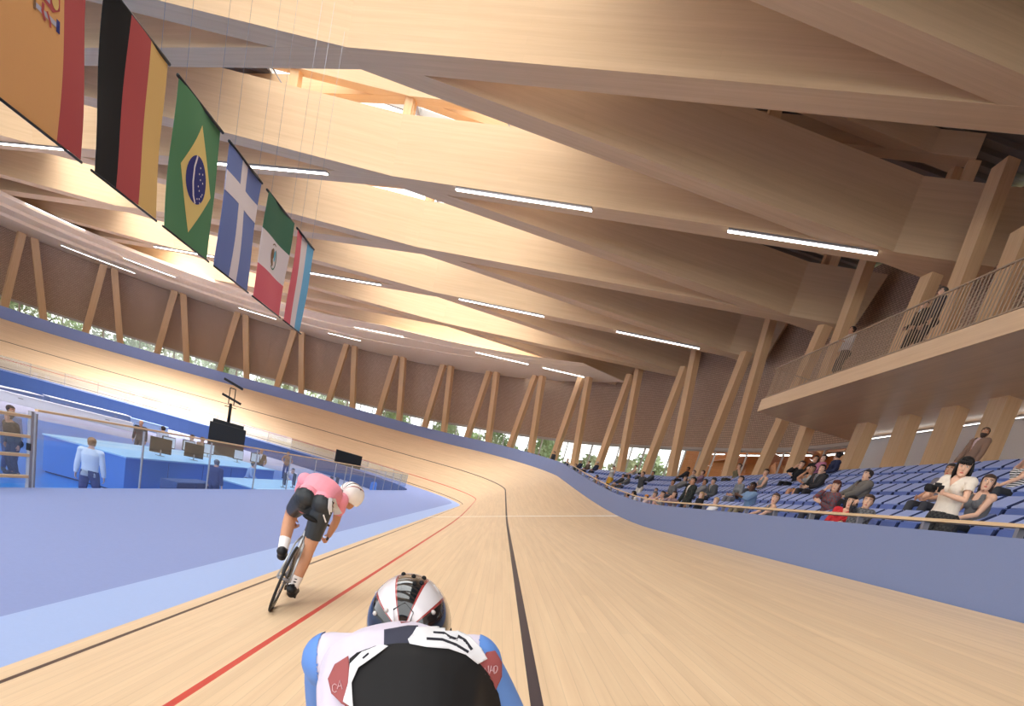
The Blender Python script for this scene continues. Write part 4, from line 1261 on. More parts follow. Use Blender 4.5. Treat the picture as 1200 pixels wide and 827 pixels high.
spectator(884, 1, 'black man in pale denim shirt and khaki trousers clapping', dict(skin='dark', hair='crop', hair_rgb=(20, 18, 18), top=T((122, 148, 180), 'three', off=.016), bottom=B((136, 124, 100)), beard=False), dict(lean=14, hyaw=30, handL=(-.06, .42, .86), handR=(.06, .42, .84), poleL=(-1, 0, -1), poleR=(1, 0, -1)), face=10)
spectator(875, 2, 'woman in grey top leaning forward behind the denim shirt', dict(fem=True, skin='light', hair='bun', hair_rgb=(58, 44, 40), top=T((128, 130, 132), 'long'), bottom=B((120, 120, 124))), dict(lean=22, hyaw=30, **LAP), face=12)
spectator(894, 3, 'woman in sleeveless grey top two rows above the brown ponytail', dict(fem=True, skin='light', hair='bun', hair_rgb=(60, 42, 36), top=T((134, 132, 130), 'tank'), bottom=B((70, 70, 76))), dict(hyaw=44, lean=6, **LAP), face=6)
spectator(864, 5, 'woman in olive tank top at the back of the stand', dict(fem=True, skin='light', hair='bun', hair_rgb=(76, 60, 50), top=T((112, 104, 78), 'tank'), bottom=B((60, 56, 50))), dict(hyaw=34, handL=(-.30, .05, .60), handR=(.30, .05, .60)))
spectator(838, 0, 'blond child in white shirt in the front row', dict(k=.80, hk=1.1, skin='pale', hair='short', hair_rgb=(206, 172, 122), top=T((238, 234, 232), 'long', off=.016), bottom=B((90, 100, 130))), dict(hyaw=40, lean=-6, **FOLD), face=10)
spectator(811, 0, 'young man in dark checked jacket and pale tee standing at the rail', dict(skin='tan', hair='crop', hair_rgb=(26, 22, 22), top=dict(mat='plaid_green', sleeve='long', off=.026, v=.40, name='jacket'), inner=(206, 190, 178), bottom=B((40, 40, 44))), dict(hyaw=22, handL=(-.24, .12, .86), handR=(.24, .16, .88)), True, 14, .1)
spectator(823, 0, 'fair child in black jumper standing between the checked jacket and the blond child', dict(k=.74, hk=1.12, skin='pale', hair='bob', hair_rgb=(184, 146, 100), top=T((28, 28, 32), 'long', off=.018), bottom=B((34, 34, 40))), dict(hyaw=30), True, 10, .02)
spectator(840, 2, 'man in grey blazer and dark beanie leaning forward', dict(skin='light', hair='crop', hat='beanie', hat_rgb=(58, 60, 64), top=T((84, 86, 88), off=.022, v=.2, name='blazer'), inner=(140, 140, 140), bottom=B((60, 60, 64))), dict(lean=24, hyaw=34, **LAP), face=16)
spectator(824, 2, 'man in light grey jacket seated just left of the dark beanie', dict(skin='tan', hair='short', hair_rgb=(60, 50, 46), top=T((126, 124, 124), off=.02, name='jacket'), bottom=B((70, 70, 76))), dict(lean=-4, hyaw=24, **LAP))
spectator(800, 3, 'woman in long grey coat stretched back behind the checked jacket', dict(fem=True, skin='light', hair='bob', hair_rgb=(110, 86, 70), top=T((128, 124, 122), off=.026), bottom=B((120, 118, 118))), dict(lean=-16, hyaw=36, **LAP), face=14)
spectator(812, 4, 'woman in grey knit with hands folded near the top rows', dict(fem=True, skin='light', hair='bun', hair_rgb=(80, 62, 56), top=T((150, 148, 146)), bottom=B((90, 90, 96))), dict(lean=6, hyaw=32, **FOLD), face=10)
spectator(820, 4, 'woman in mauve print top right of the grey knit', dict(fem=True, skin='light', hair='short', hair_rgb=(66, 46, 44), top=T((142, 108, 120)), bottom=B((60, 58, 66))), dict(hyaw=30, **LAP))
spectator(806, 5, 'man in black jacket in the top row above the mauve top', dict(skin='brown', hair='crop', hair_rgb=(40, 30, 28), top=T((40, 38, 42)), bottom=B((40, 40, 46))), dict(hyaw=26, **LAP))
spectator(794, 2, 'person in grey hooded top bent low behind the pink face', dict(skin='tan', hair='short', hair_rgb=(50, 40, 36), top=T((110, 108, 108), off=.024), bottom=B((70, 68, 70))), dict(lean=28, hyaw=30, **LAP), face=12)
spectator(791, 0, 'woman in mauve shirt, hands at her chin, left of the checked jacket', dict(fem=True, skin='light', hair='bob', hair_rgb=(60, 46, 44), top=T((158, 134, 140)), bottom=B((50, 50, 58))), dict(lean=10, hyaw=34, handL=(-.04, .16, 1.06), handR=(.06, .16, 1.06), poleL=(-1, .2, -1), poleR=(1, .2, -1)), face=12)
spectator(778, 0, 'woman in pale grey sleeveless dress in the front row', dict(fem=True, skin='light', hair='bun', hair_rgb=(46, 36, 34), top=T((170, 166, 162), 'tank'), bottom=B((160, 156, 152), name='dress_skirt', len='short', off=.03)), dict(lean=12, hyaw=36, **MOUTH), face=10)
spectator(768, 0, 'person in pink shirt and grey cap in the front row', dict(skin='light', hair='crop', hat='cap', hat_rgb=(122, 118, 118), top=T((206, 164, 172)), bottom=B((70, 70, 78))), dict(lean=16, hyaw=36, **LAP), face=10)
spectator(760, 0, 'child in orange and white beanie in the front row', dict(k=.8, hk=1.1, skin='pale', hair='crop', hat='beanie', hat_rgb=(236, 150, 60), top=T((222, 196, 190)), bottom=B((70, 70, 90))), dict(lean=8, hyaw=30, **LAP))
spectator(749, 0, 'dark-haired woman in white top bending over the rail', dict(fem=True, skin='tan', hair='long', hair_len=.2, hair_rgb=(24, 20, 22), top=T((226, 222, 220), 'short'), bottom=B((50, 50, 56))), dict(lean=30, hyaw=10, hpitch=20, **LAP))
spectator(737, 0, 'boy with thick black hair low in the front row', dict(k=.86, skin='tan', hair='short', hair_rgb=(24, 20, 22), top=T((120, 118, 118)), bottom=B((50, 52, 60))), dict(hyaw=-20, lean=6, **LAP))
spectator(769, 1, 'boy in light grey tee in the second row', dict(k=.85, skin='light', hair='short', hair_rgb=(40, 34, 32), top=T((170, 176, 178), 'short'), bottom=B((80, 84, 96))), dict(hyaw=50, lean=4, **LAP))
shooter = spectator(753, 2, 'man in dark grey jacket and white trousers standing to take a picture', dict(skin='light', hair='short', hair_rgb=(60, 50, 44), top=T((84, 84, 86), off=.02, name='jacket'), bottom=B((222, 216, 206))), dict(lean=10, handL=(-.10, .40, 1.46), handR=(.08, .38, 1.46), poleL=(-1, 0, -1), poleR=(1, 0, -1), hdL=(.2, .4, 1), hdR=(-.2, .4, 1)), True, 40, .05)
spectator(763, 4, 'man in charcoal jacket seated behind the standing photographer', dict(skin='tan', hair='crop', hair_rgb=(40, 34, 32), top=T((74, 74, 78)), bottom=B((60, 60, 66))), dict(hyaw=30, **LAP))
spectator(716, 0, 'person in pale grey top low at the rail, left of the black-haired boy', dict(skin='light', hair='short', hair_rgb=(50, 42, 40), top=T((156, 152, 148)), bottom=B((80, 80, 88))), dict(hyaw=-10, lean=16, **LAP))
lady = spectator(697, 1, 'woman in long grey dress standing with a red bag', dict(fem=True, skin='light', hair='bun', hair_rgb=(56, 40, 36), top=T((120, 110, 106), 'tank'), bottom=B((112, 112, 118), name='dress_skirt', off=.04)), dict(hyaw=20, handL=(-.25, .1, .86), handR=(.24, .1, .86)), True, 10)
spectator(704, 0, 'person in white and grey top left of the standing grey dress', dict(fem=True, skin='light', hair='bob', hair_rgb=(70, 54, 48), top=T((198, 194, 192)), bottom=B((120, 118, 120))), dict(lean=10, hyaw=20, **LAP))
spectator(713, 1, 'man in black jacket with a yellow bag strap in the second row', dict(skin='light', hair='short', hair_rgb=(40, 34, 32), top=T((44, 42, 44), off=.02), bottom=B((50, 48, 52))), dict(lean=12, hyaw=26, **LAP))
spectator(717, 3, 'woman in mustard skirt with one arm raised', dict(fem=True, skin='light', hair='bun', hair_rgb=(30, 26, 28), top=T((182, 180, 178), 'short'), bottom=B((206, 160, 52), name='skirt', off=.03)), dict(hyaw=60, handL=(-.34, .18, 1.55), poleL=(-.5, .4, -1)), True, 20)
spectator(729, 3, 'man in dark jacket seated right of the mustard skirt', dict(skin='light', hair='crop', hair_rgb=(38, 32, 32), top=T((56, 54, 56)), bottom=B((150, 128, 104))), dict(hyaw=30, **LAP))
spectator(737, 3, 'man in speckled grey jumper, third from the mustard skirt', dict(skin='tan', hair='short', hair_rgb=(52, 44, 40), top=dict(mat='plaid_grey', sleeve='long'), bottom=B((80, 80, 84))), dict(hyaw=24, **LAP))
spectator(743, 5, 'woman in beige sleeveless top in the top row, left of the photographer', dict(fem=True, skin='light', hair='short', hair_rgb=(44, 36, 34), top=T((176, 164, 150), 'tank'), bottom=B((80, 76, 76))), dict(hyaw=30, **LAP))
# ---- far end: small in the picture
FAR = [(631, 5, 'spectator in yellow top at the far tip of the stand', dict(top=T((214, 184, 60)), hair_rgb=(40, 34, 32))),
       (648, 5, 'man in dark suit standing at the far end near the window strut', dict(top=T((54, 58, 62)), hair_rgb=(30, 26, 26)), True),
       (653, 4, 'man in navy jacket and white cap far along the stand', dict(top=T((44, 52, 84)), hat='cap', hat_rgb=(230, 226, 222))),
       (666, 5, 'fair man in navy jacket leaning forward, top row far along', dict(top=T((42, 48, 86)), hair_rgb=(190, 170, 150))),
       (681, 5, 'man in navy jacket and pale cap beside a timber strut, far along', dict(top=T((40, 44, 66)), hat='cap', hat_rgb=(224, 214, 206))),
       (690, 5, 'dark-haired person in black and tan far along the top row', dict(top=T((92, 76, 66)), hair_rgb=(34, 28, 26))),
       (700, 5, 'man in navy with white cap above the standing grey dress', dict(top=T((40, 44, 70)), hat='cap', hat_rgb=(228, 222, 218))),
       (676, 4, 'spectator in dark green jacket, one row below the navy jackets', dict(top=T((62, 68, 62)), hair_rgb=(60, 46, 40))),
       (642, 4, 'spectator in grey-brown top low behind the far blue wall', dict(top=T((122, 104, 88)), hair_rgb=(90, 66, 50))),
       (655, 3, 'blonde woman in white blouse far along, close to the blue wall', dict(fem=True, top=T((228, 216, 212)), hair='bob', hair_rgb=(70, 48, 40))),
       (670, 3, 'man in black tee far along, behind the handrail', dict(top=T((48, 46, 48), 'short'), hair_rgb=(50, 42, 38))),
       (680, 3, 'woman in mauve dress far along, behind the handrail', dict(fem=True, top=T((158, 120, 128), 'short'), hair='bob', hair_rgb=(110, 60, 44))),
       (618, 5, 'farthest spectator, a dark head just above the blue wall', dict(top=T((70, 70, 78)), hair_rgb=(40, 34, 32)))]
for f in FAR:
    lk = dict(skin='light', hair='short', bottom=B((56, 56, 64))); lk.update(f[3])
    spectator(f[0], f[1], f[2], lk, dict(hyaw=20, lean=4, **LAP) if len(f) < 5 else dict(hyaw=20), len(f) > 4, 6)

# ---- things they hold
def dslr(loc, yaw, label, s=1.0, pitch=0):
    t = thing('camera', label, 'camera', loc, 0, None, (math.radians(pitch), 0, yaw))
    m = MB(); m.box((0, 0, 0), (.135*s, .05*s, .085*s)); m.box((0, -.004*s, .052*s), (.055*s, .05*s, .03*s)); m.build('camera_body', 'black_metal', t, bevel=.006)
    m = MB(); m.tube([(0, .02*s, -.004*s), (0, .06*s, -.004*s), (0, .062*s, -.004*s), (0, .12*s, -.004*s), (0, .125*s, -.004*s), (0, .15*s, -.004*s)], [.034*s, .034*s, .038*s, .038*s, .044*s, .044*s], 20); m.build('lens', 'black_matte', t)
    m = MB(); m.tube([(-.055*s, .03*s, -.035*s), (-.055*s, .034*s, .035*s)], .015*s, 10); m.build('grip', 'black_matte', t)
    return t
def local_to_world(root, p):
    return Matrix.LocRotScale(root.location, root.rotation_euler, None) @ V(p)
r_, J_, P_ = photographer
mid = (J_['wrL']+J_['wrR'])/2+V((0, .07, .05))
dslr(local_to_world(r_, mid), r_.rotation_euler.z, 'black camera with a fat lens held by the long-haired woman', 1.15, -8)
r_, J_, P_ = shooter
dslr(local_to_world(r_, (J_['wrL']+J_['wrR'])/2+V((0, .05, .09))), r_.rotation_euler.z, 'small dark camera raised by the man in white trousers')
r_, J_, P_ = lady
t = thing('handbag', 'red bag hanging from the hand of the standing grey dress', 'bag', local_to_world(r_, J_['wrR']+V((0, .02, -.12))), r_.rotation_euler.z)
m = MB(); m.prism([(-.15, -.34), (.15, -.34), (.12, -.06), (-.12, -.06)], -.05, .05, 0, lambda q: V((q.z, q.x, q.y))); m.build('pouch', mcol('cloth', (206, 40, 56)), t, bevel=.015)
m = MB(); m.tube([(0, -.08, -.07), (0, -.05, .06), (0, 0, .10), (0, .05, .06), (0, .08, -.07)], .008, 6); m.build('strap', mcol('cloth', (150, 30, 44)), t)

# ---- balcony visitors
def on_balcony(x, y, label, look, pose, face):
    p = V((x, y, BZ1)); return person(label, pose, look, p, PI/2+math.radians(face), None, .012)
on_balcony(9.95, 22.2, 'man in pale shirt and dark trousers leaning at the balcony railing', dict(skin='tan', hair='short', hair_rgb=(44, 36, 34), top=T((206, 204, 208), 'long', tucked=True), bottom=B((58, 58, 66))), dict(lean=6, hyaw=-10, handL=(-.18, .34, 1.16), handR=(.32, .02, 1.0), poleR=(1, -.6, 0)), 10)
on_balcony(10.2, 19.0, 'bald man in black suit and white shirt on the balcony', dict(skin='light', hair='bald', hair_rgb=(60, 48, 44), top=T((34, 34, 38), v=.34, off=.022, name='suit_jacket'), inner=(236, 234, 232), bottom=B((34, 34, 38))), dict(hyaw=-10, handL=(-.2, .18, .95), handR=(.2, .2, .98)), 0)
on_balcony(10.15, 18.3, 'grey-haired man in dark suit, rightmost on the balcony', dict(skin='light', hair='crop', hair_rgb=(92, 86, 82), k=1.06, top=T((54, 54, 62), off=.022, name='suit_jacket'), bottom=B((44, 44, 50))), dict(hyaw=10, handL=(-.24, .1, .88), handR=(.24, .1, .88)), -10)
# ================================================================== FLAGS, hung in a line over the infield side of the track
FX, FZ0, FZ1 = -8.0, 3.12, 5.66
for n, c in dict(flag_red=(168, 74, 74), flag_amber=(208, 156, 100), flag_black=(14, 13, 14), flag_gold=(208, 172, 106), flag_green=(76, 124, 86), flag_yellow=(212, 188, 116), flag_navy=(44, 48, 112),
                 flag_blue=(104, 120, 172), flag_white=(214, 206, 208), flag_dkgreen=(58, 104, 82), flag_rose=(204, 98, 110), flag_sky=(106, 170, 210), emblem_brown=(120, 92, 66), emblem_grey=(170, 168, 184), emblem_teal=(94, 170, 190)).items():
    mat_plain(n, srgb(*c), .85, noise=.03, scale=60)
def fwave(y, z): return .028*math.sin(y*3.1+z*.9)+.018*math.sin(z*2.3+y)
def cloth(name, y0, y1, z0, z1, mat, parent, off, poly=None, dx=.0, n=14, m=22):
    """a piece of flag cloth; poly (y,z) gives a free outline, else a rectangle"""
    mb = MB()
    if poly is None:
        for sgn in (-1, 1):
            rows = [[V((FX+fwave(y, z)+sgn*(.004+dx*1.6), y, z))-off for y in np.linspace(y0, y1, n)] for z in np.linspace(z0, z1, m)]
            mb.loft(rows, 0, False, True, False)
        edge = []
        for a, b in (((y0, z0), (y1, z0)), ((y1, z0), (y1, z1)), ((y1, z1), (y0, z1)), ((y0, z1), (y0, z0))):
            edge += [(a[0]+(b[0]-a[0])*t, a[1]+(b[1]-a[1])*t) for t in np.linspace(0, 1, 8)[:-1]]
        edge.append(edge[0])
        mb.loft([[V((FX+fwave(*e)+s*(.004+dx*1.6), e[0], e[1]))-off for s in (-1, 1)] for e in edge], 0, False, False, False)
    else:
        bm = bmesh.new(); vs = [bm.verts.new((p[0], p[1], 0)) for p in poly]; bm.faces.new(vs)
        bmesh.ops.triangulate(bm, faces=bm.faces[:]); bmesh.ops.subdivide_edges(bm, edges=bm.edges[:], cuts=5, use_grid_fill=True)
        bm.verts.index_update(); P = [(v.co.x, v.co.y) for v in bm.verts]; fs = [[v.index for v in f.verts] for f in bm.faces]; bm.free()
        for sgn in (-1, 1): mb.add([V((FX+fwave(*p)+sgn*(.004+dx*1.6), p[0], p[1]))-off for p in P], fs, 0, None, True)
    return mb.build(name, mat, parent)
def ell(cy, cz, ry, rz, n=24, a0=0, a1=2*PI, rot=0):
    q = [(ry*math.cos(a), rz*math.sin(a)) for a in np.linspace(a0, a1, n, endpoint=a1-a0 < 6.2)]
    c, s = math.cos(rot), math.sin(rot)
    return [(cy+c*x-s*y, cz+s*x+c*y) for x, y in q]
def band(pts, w):
    L = []; R = []
    for i in range(len(pts)):
        a = V((*pts[max(i-1, 0)], 0)); b = V((*pts[min(i+1, len(pts)-1)], 0)); d = (b-a).normalized(); nn = V((-d.y, d.x, 0))*w/2
        L.append((pts[i][0]+nn.x, pts[i][1]+nn.y)); R.append((pts[i][0]-nn.x, pts[i][1]-nn.y))
    return L+R[::-1]
def flag(label, y0, y1):
    c = V((FX, (y0+y1)/2, FZ0))
    t = thing('flag', label, 'flag', c, 0, 'hanging national flags')
    for nm, z, e in (('top_rod', FZ1+.015, .04), ('bottom_rod', FZ0-.015, .07)):
        m = MB(); m.tube([V((FX, y0-e, z))-c, V((FX, y1+e, z))-c], .032 if nm == 'top_rod' else .022, 8); m.build(nm, 'black_metal', t)
    for y in (y0+.25, y1-.25):
        m = MB(); m.tube([V((FX, y, FZ1))-c, V((FX, y, ZS-.0))-c], .004, 5); m.build('cable', 'metal_grey', t)
    return t, c
t, c = flag('red and amber striped flag with a coat of arms, cut by the left frame edge', 9.55, 11.88)
cloth('stripe', 9.55, 10.18, FZ0, FZ1, 'flag_red', t, c); cloth('stripe', 10.18, 11.37, FZ0, FZ1, 'flag_amber', t, c); cloth('stripe', 11.37, 11.88, FZ0, FZ1, 'flag_red', t, c)
cloth('shield', 0, 0, 0, 0, 'flag_red', t, c, [(10.93, 4.98), (10.93, 4.64), (11.13, 4.60), (11.27, 4.70), (11.27, 4.98)], .004)
cloth('shield_field', 0, 0, 0, 0, 'emblem_grey', t, c, [(10.90, 4.98), (10.90, 4.68), (11.07, 4.66), (11.07, 4.98)], .006)
cloth('shield_boss', 0, 0, 0, 0, 'flag_gold', t, c, ell(11.17, 4.76, .07, .10, 16), .007)
cloth('pillar', 0, 0, 0, 0, 'emblem_grey', t, c, band([(10.82, 4.50), (11.22, 4.50)], .06), .005)
cloth('pillar_base', 0, 0, 0, 0, 'flag_navy', t, c, band([(11.20, 4.50), (11.27, 4.50)], .15), .006)
cloth('pillar_top', 0, 0, 0, 0, 'emblem_brown', t, c, band([(10.79, 4.50), (10.83, 4.50)], .13), .006)
cloth('ribbon', 0, 0, 0, 0, 'flag_red', t, c, band([(10.95, 4.60), (10.94, 4.50), (10.99, 4.42)], .045), .008)
cloth('ribbon', 0, 0, 0, 0, 'flag_red', t, c, band([(11.02, 4.55), (11.08, 4.46), (11.09, 4.40)], .035), .008)
t, c = flag('black, red and gold vertically striped flag', 12.27, 14.10)
for i, m_ in enumerate(('flag_black', 'flag_red', 'flag_gold')): cloth('stripe', 12.27+.61*i, 12.88+.61*i, FZ0, FZ1, m_, t, c)
t, c = flag('green flag with a yellow diamond and starry blue disc', 14.48, 16.33)
cloth('field', 14.48, 16.33, FZ0, FZ1, 'flag_green', t, c)
cloth('diamond', 0, 0, 0, 0, 'flag_yellow', t, c, [(15.43, 5.36), (14.84, 4.40), (15.37, 3.34), (16.14, 4.31)], .004)
cloth('disc', 0, 0, 0, 0, 'flag_navy', t, c, ell(15.43, 4.36, .40, .43, 30), .007)
cloth('disc_band', 0, 0, 0, 0, 'flag_white', t, c, band([(15.33, 4.77), (15.27, 4.55), (15.29, 4.28), (15.37, 4.05), (15.47, 3.94)], .05), .010)
sm_ = MB()
for (sy, sz) in ((15.50, 4.62), (15.62, 4.55), (15.55, 4.42), (15.66, 4.40), (15.50, 4.28), (15.56, 4.22), (15.66, 4.15), (15.60, 4.08), (15.70, 4.20), (15.52, 4.05), (15.64, 4.02), (15.48, 4.50)):
    for sg in (-1, 1): sm_.ball(V((FX+fwave(sy, sz)+sg*.019, sy, sz))-c, (.003, .018, .018), 0, 6, 4)
sm_.build('stars', 'flag_white', t)
t, c = flag('blue flag with a white cross', 16.74, 18.62)
cloth('field', 16.74, 18.62, FZ0, FZ1, 'flag_blue', t, c)
cloth('cross_upright', 17.46, 17.82, FZ0+.005, FZ1-.005, 'flag_white', t, c, None, .004)
cloth('cross_arm', 16.745, 18.615, 4.74, 5.14, 'flag_white', t, c, None, .005)
t, c = flag('green, white and red flag with a round eagle emblem', 19.04, 21.08)
for i, m_ in enumerate(('flag_rose', 'flag_white', 'flag_dkgreen')): cloth('stripe', 19.04, 21.08, FZ0+.847*i, FZ0+.847*(i+1), m_, t, c)
cloth('emblem_bird', 0, 0, 0, 0, 'emblem_brown', t, c, [(19.95, 4.62), (19.83, 4.55), (19.80, 4.40), (19.86, 4.24), (19.97, 4.15), (20.06, 4.22), (20.00, 4.36), (20.10, 4.46), (20.04, 4.60)], .004)
cloth('emblem_water', 0, 0, 0, 0, 'emblem_teal', t, c, ell(20.12, 4.46, .07, .14, 14), .006)
cloth('emblem_wreath', 0, 0, 0, 0, 'flag_dkgreen', t, c, band(ell(20.02, 4.39, .26, .28, 16, -2.2, 1.0), .035), .006)
cloth('emblem_scroll', 0, 0, 0, 0, 'emblem_brown', t, c, band(ell(20.02, 4.39, .28, .34, 12, 1.2, 2.2), .03), .006)
t, c = flag('rose, white and sky blue striped flag at the far end of the line', 21.46, 23.08)
for i, m_ in enumerate(('flag_rose', 'flag_white', 'flag_sky')): cloth('stripe', 21.46+.54*i, 22.0+.54*i, FZ0, FZ1, m_, t, c)

# ================================================================== INFIELD
GX, GZ0, GZ1 = -6.92, -1.9, -.74
def balustrade(label, pts, name='glass_balustrade'):
    """glass panels between slim posts under a flat top rail; pts along the edge"""
    c = V(pts[0]); t = thing(name, label, 'glass balustrade', c)
    for i in range(len(pts)-1):
        a, b = V(pts[i])-c, V(pts[i+1])-c; d = (b-a).normalized()
        m = MB(); h = GZ1-GZ0-.06
        m.bar(a+d*.03+V((0, 0, h/2+.03)), b-d*.03+V((0, 0, h/2+.03)), .014, h); m.build('glass_panel', 'glass_blue', t)
        m = MB(); m.box(a+V((0, 0, h/2)), (.03, .03, h)); m.build('post', 'metal_grey', t)
    m = MB()
    for i in range(len(pts)-1): m.bar(V(pts[i])-c+V((0, 0, GZ1-GZ0-.015)), V(pts[i+1])-c+V((0, 0, GZ1-GZ0-.015)), .05, .03)
    m.build('top_rail', 'rail_wood', t)
    return t
pts = [(GX, y, GZ0) for y in np.arange(9.7, 46.1, 2.8)]
balustrade('long glass balustrade along the near edge of the sunken infield', pts)
pts = []
for s in np.arange(52, 128, 3.0):
    p, n = track_frame(s); q = p-n*(APRON+.03); pts.append((q[0], q[1], GZ0))
balustrade('distant glass balustrade along the far bend of the infield', pts)
g = thing('gate', 'glazed gate with pale timber rails at the left edge of the infield', 'gate', (GX, 8.6, GZ0))
m = MB(); m.box((0, 1.0, .56), (.05, .06, 1.12)); m.box((0, -1.2, .56), (.05, .06, 1.12)); m.build('gate_post', 'metal_grey', g)
for z in (.18, .49, .76, 1.04): m = MB(); m.box((0, -.1, z), (.05, 2.14, .04)); m.build('gate_rail', 'rail_wood', g)
m = MB(); m.box((0, -.1, .58), (.012, 2.1, 1.0)); m.build('glass_panel', 'glass_blue', g)
m = MB(); m.box((.04, .92, .62), (.05, .03, .10)); m.build('latch', 'black_metal', g)

def counter(name, label, x0, x1, y0, y1, z1, cat='counter'):
    c = V(((x0+x1)/2, (y0+y1)/2, ZF)); t = thing(name, label, cat, c)
    h = z1-ZF
    m = MB(); m.box((0, 0, (h-.06)/2+.03), (x1-x0-.06, y1-y0-.06, h-.10)); m.build('carcass', 'desk_blue', t, bevel=.01)
    m = MB(); m.box((0, 0, .03), (x1-x0-.16, y1-y0-.16, .06)); m.build('plinth', 'stand_navy', t)
    m = MB(); m.box((0, 0, h-.025), (x1-x0, y1-y0, .05)); m.build('counter_top', 'desk_top_pale', t, bevel=.008)
    n = max(2, int((y1-y0)/2.4))
    for k in range(1, n):
        m = MB(); m.box(((x1-x0)/2-.028, -(y1-y0)/2+(y1-y0)*k/n, h/2), (.006, .02, h-.2)); m.build('panel_joint', 'stand_navy', t)
    return t
counter('reception_counter', 'tall blue counter with pale top behind the man in the light shirt', -13.3, -10.9, 18.9, 31.0, -2.05)
counter('judges_desk', 'low blue desk with pale top just behind the balustrade, carrying a row of small screens', -9.6, -7.75, 21.6, 36.5, -2.2, 'desk')
m = MB(); m.box((0, 0, .33), (.5, 2.4, .66)); cb = thing('storage_cabinet', 'dark blue-grey low cabinet in front of the tall counter', 'cabinet', (-10.1, 21.0, ZF)); m.build('carcass', 'pit_wall_blue', cb, bevel=.01)
m = MB(); m.box((.255, -.6, .34), (.012, 1.14, .58)); m.build('door', 'stand_navy', cb); m = MB(); m.box((.255, .6, .34), (.012, 1.14, .58)); m.build('door', 'stand_navy', cb)
mat_plain('screen_white', (.75, .78, .82, 1), .3)
def monitor(x, y, z, label, face, w=.60, h=.42, lit=True, group='computer screens on the counter'):
    """face: yaw of the screen's facing direction"""
    t = thing('monitor', label, 'screen', (x, y, z), face, group)
    m = MB(); m.box((0, 0, .34), (w, .035, h)); m.build('bezel', 'black_metal', t, bevel=.006)
    m = MB(); m.box((0, -.02, .345), (w-.05, .006, h-.06)); m.build('screen', 'screen_white' if lit else 'black_matte', t)
    m = MB(); m.tube([(0, .01, .015), (0, .03, .14), (0, .02, .20)], .02, 8); m.build('stand', 'metal_grey', t)
    m = MB(); m.box((0, .01, .008), (.24, .17, .016)); m.build('foot', 'metal_grey', t)
    return t
zt = -2.05
monitor(-11.6, 22.0, zt, 'dark back of a screen, leftmost on the tall blue counter', PI/2-.6+PI, .72, .5)
monitor(-11.4, 23.9, zt, 'dark back of a screen, second along the tall counter', PI/2-.6+PI, .72, .5)
monitor(-12.6, 24.4, zt, 'white screen facing us, leftmost of the lit ones on the counter', PI/2-.3)
monitor(-12.5, 25.7, zt, 'white screen facing us, second of the lit ones on the counter', PI/2-.3)
monitor(-12.4, 27.2, zt, 'white screen facing us, just left of the black tower', PI/2-.3)
monitor(-11.9, 29.0, zt, 'white screen facing us, just right of the black tower', PI/2-.3)
monitor(-11.7, 30.4, zt, 'white screen facing us, beside the man in the brown-black suit', PI/2-.3)
for k in range(8):
    monitor(-8.35, 24.9+1.12*k, -2.2, 'small dark screen on the front desk, %s counted from the left' % ordinal(k+1), -PI/2+.5+PI, .52, .46, False, 'small dark screens on the front desk')
# black tower with two tilted lamp bars
tw = thing('scoring_tower', 'black scoring tower with two tilted bars on a pole', 'scoring tower', (-15.0, 34.8, ZF), math.radians(23))
m = MB(); m.box((0, 0, 1.55), (1.75, .8, 1.75)); m.build('cabinet', 'black_metal', tw, bevel=.02)
m = MB(); m.box((0, 0, 2.50), (1.5, .7, .2)); m.build('cap', 'black_metal', tw, bevel=.02)
m = MB(); m.box((0, 0, .35), (.95, .6, .7)); m.build('pedestal', 'stand_navy', tw)
m = MB(); m.tube([(-.02, 0, 2.55), (-.02, 0, 3.55)], .08, 10); m.tube([(-.14, 0, 3.5), (-.14, 0, 4.3)], .022, 8); m.tube([(.12, 0, 3.5), (.12, 0, 4.3)], .022, 8); m.tube([(-.14, 0, 4.3), (.12, 0, 4.3)], .022, 8); m.build('pole', 'black_metal', tw)
for z in (3.75, 4.5):
    m = MB(); m.bar((-.48, -.1, z+.15), (.46, -.1, z-.1), .26, .12); m.build('lamp_bar', 'black_metal', tw, bevel=.015)
m = MB(); m.tube([(-.3, 0, 3.36), (.26, 0, 3.36)], .02, 6); m.build('bracket', 'black_metal', tw)
sg = thing('display_board', 'black display board on a thin pole near the far end of the infield', 'display board', (-9.9, 40.5, ZF), math.radians(14))
m = MB(); m.box((0, 0, 2.35), (1.62, .14, .84)); m.build('board', 'black_metal', sg, bevel=.015)
m = MB(); m.box((0, -.075, 2.38), (1.52, .01, .7)); m.build('screen', 'black_matte', sg)
m = MB(); m.tube([(0, .02, .02), (0, .02, 1.96)], .035, 8); m.box((0, .02, .015), (.5, .4, .03)); m.build('pole', 'metal_grey', sg)
for k in range(4):
    t = thing('plastic_chair', 'blue chair at the right end of the infield, %s from the left' % ordinal(k+1), 'chair', (-8.9-.15*k, 44.6+1.3*k, ZF), .4*k, 'blue chairs by the infield end')
    m = MB(); m.box((0, 0, .45), (.46, .44, .05)); m.build('seat', 'desk_blue', t, bevel=.01)
    m = MB(); m.bar((0, .20, .5), (0, .27, 1.15), .44, .05, up=(0, 1, 0)); m.build('backrest', 'desk_blue', t, bevel=.01)
    for sx in (-1, 1):
        for sy in (-1, 1): m = MB(); m.tube([(sx*.2, sy*.18, .44), (sx*.22, sy*.21, 0)], .016, 6); m.build('leg', 'metal_grey', t)
